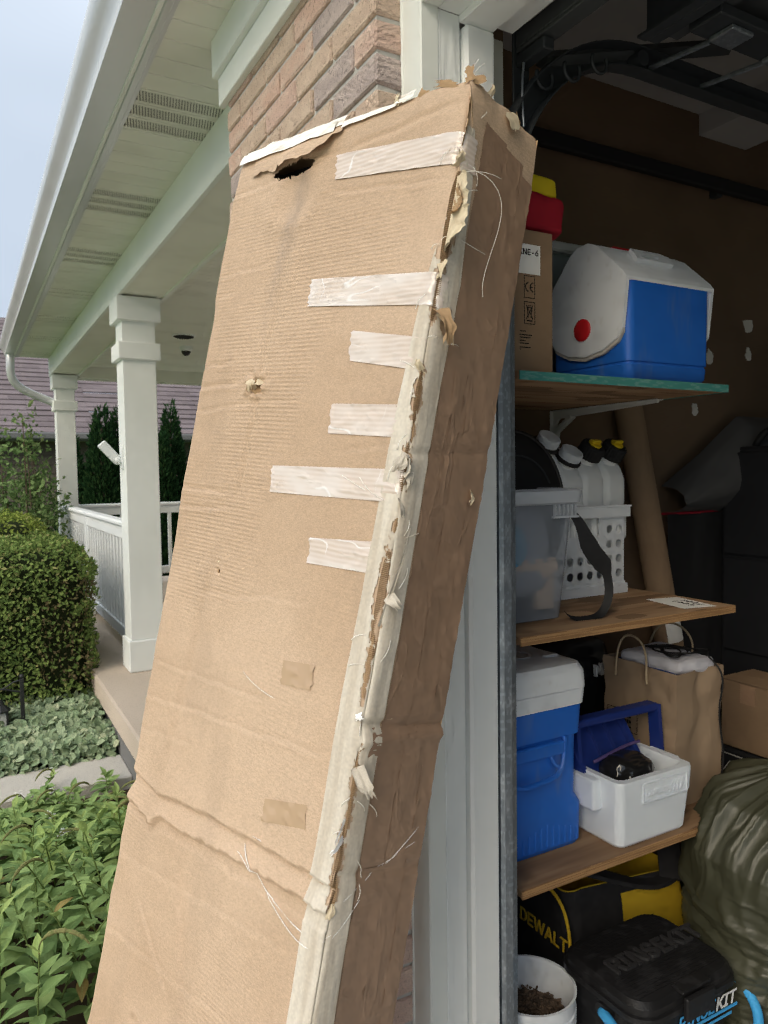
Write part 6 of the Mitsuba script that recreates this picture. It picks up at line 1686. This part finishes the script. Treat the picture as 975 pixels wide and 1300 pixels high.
for idx, (x, y) in enumerate(spots):
    q = V(x, y, 0.35) - EYE
    uu = (q @ RT) / (q @ FW)
    near = uu > -0.60 and uu < -0.30
    if not near and (uu < -0.95):
        continue
    h = float(np.clip(0.60 - (y - 2.2) * 0.36, 0.13, 0.56)) * r.uniform(0.80, 1.05)
    lean = r.normal(0, 0.10, 2)
    top = V(x + lean[0], y + lean[1], h)
    S_ = spline([(x, y, 0.0), (x + lean[0] * 0.3, y + lean[1] * 0.3, h * 0.5), top], 10)
    spiky = r.random() < 0.20
    k = thing('leafy_plant', 'leafy green plant with a drooping flower spike in the near bed' if spiky else 'upright leafy green plant without a flower spike in the near bed', 'plant', 'leafy plants in the near bed')
    part(k, 'stem', tube(S_, np.linspace(0.0032, 0.0018, 10), 5), 'stem_green', True)
    nl = int(r.integers(19, 27))
    ph = r.uniform(0, 6.28)
    merged, muv, at_ = [], [], 0
    young = r.random() < 0.16
    for j in range(nl):
        t = 0.30 + 0.70 * (j + r.uniform(-0.2, 0.2)) / (nl - 1)
        t = min(t, 1.0)
        c = np.array([np.interp(t * 9, np.arange(10), S_[:, d]) for d in range(3)])
        a = ph + j * 2.4 + r.normal(0, 0.25)
        L = (0.094 - 0.050 * max(0, t - 0.62) / 0.38) * r.uniform(0.65, 1.3)
        el = 0.15 + 0.75 * max(0, (t - 0.55) / 0.45) + r.normal(0, 0.18)
        d = V(math.cos(a) * math.cos(el), math.sin(a) * math.cos(el), math.sin(el))
        s_ = unit(np.cross((0, 0, 1), d))
        s_ = unit(s_ + r.normal(0, 0.22, 3) * V(1, 1, 1))
        n_ = unit(np.cross(d, s_))
        s_ = np.cross(n_, d)
        M = np.eye(4)
        M[:3, 0], M[:3, 1], M[:3, 2], M[:3, 3] = d * L, s_ * L, n_ * L, c
        kk = int(r.integers(5))
        mt = 'loose_leaf_c' if (young or t > 0.93) else ('loose_leaf_a' if r.random() < 0.6 else 'loose_leaf_b')
        if r.random() < 0.010: mt = 'loose_leaf_d'
        if near:
            key = uniq(k + '__leaf')
            scene[key] = {**PLY[(kk, mt)], 'to_world': T(M.tolist())}
        else:
            mm = SH[kk][0].copy()
            mm.apply_transform(M)
            merged.append(mm)
            muv.append(SH[kk][1])
    if merged:
        part(k, 'foliage', cat(merged), 'loose_leaf_a', True, uv=np.vstack(muv))
    if spiky:
        a = r.uniform(-0.8, 0.8) + (0 if r.random() < 0.5 else math.pi)
        dx = V(math.cos(a), math.sin(a), 0)
        C_ = spline([top, top + V(0, 0, 0.035) + dx * 0.010, top + V(0, 0, 0.055) + dx * 0.045, top + V(0, 0, 0.050) + dx * 0.09, top + V(0, 0, 0.025) + dx * 0.12], 40)
        rad = np.interp(np.linspace(0, 1, 40), [0, 0.25, 0.35, 0.85, 1], [0.0018, 0.002, 0.0055, 0.0045, 0.0012]) * (0.75 + 0.5 * r.random(40))
        part(k, 'flower_spike', tube(C_, rad, 7), 'spike_tan')
        if r.random() < 0.4:
            fl_ = []
            for q in range(9):
                p_ = C_[int(r.integers(10, 18))] + r.normal(0, 0.006, 3)
                for b in range(5):
                    an = b * 1.2566 + q
                    fl_.append(trimesh.Trimesh([p_, p_ + V(math.cos(an) * 0.006, math.sin(an) * 0.006, 0.002), p_ + V(math.cos(an + 0.5) * 0.006, math.sin(an + 0.5) * 0.006, 0.002)], [[0, 1, 2]], process=False))
            part(k, 'blossom', cat(fl_), 'petal_white')

# pushing any thing that is only an empty name out of the list
for key in [k for k in list(labels) if not any(s == k or s.startswith(k + '__') for s in scene)]:
    labels.pop(key)
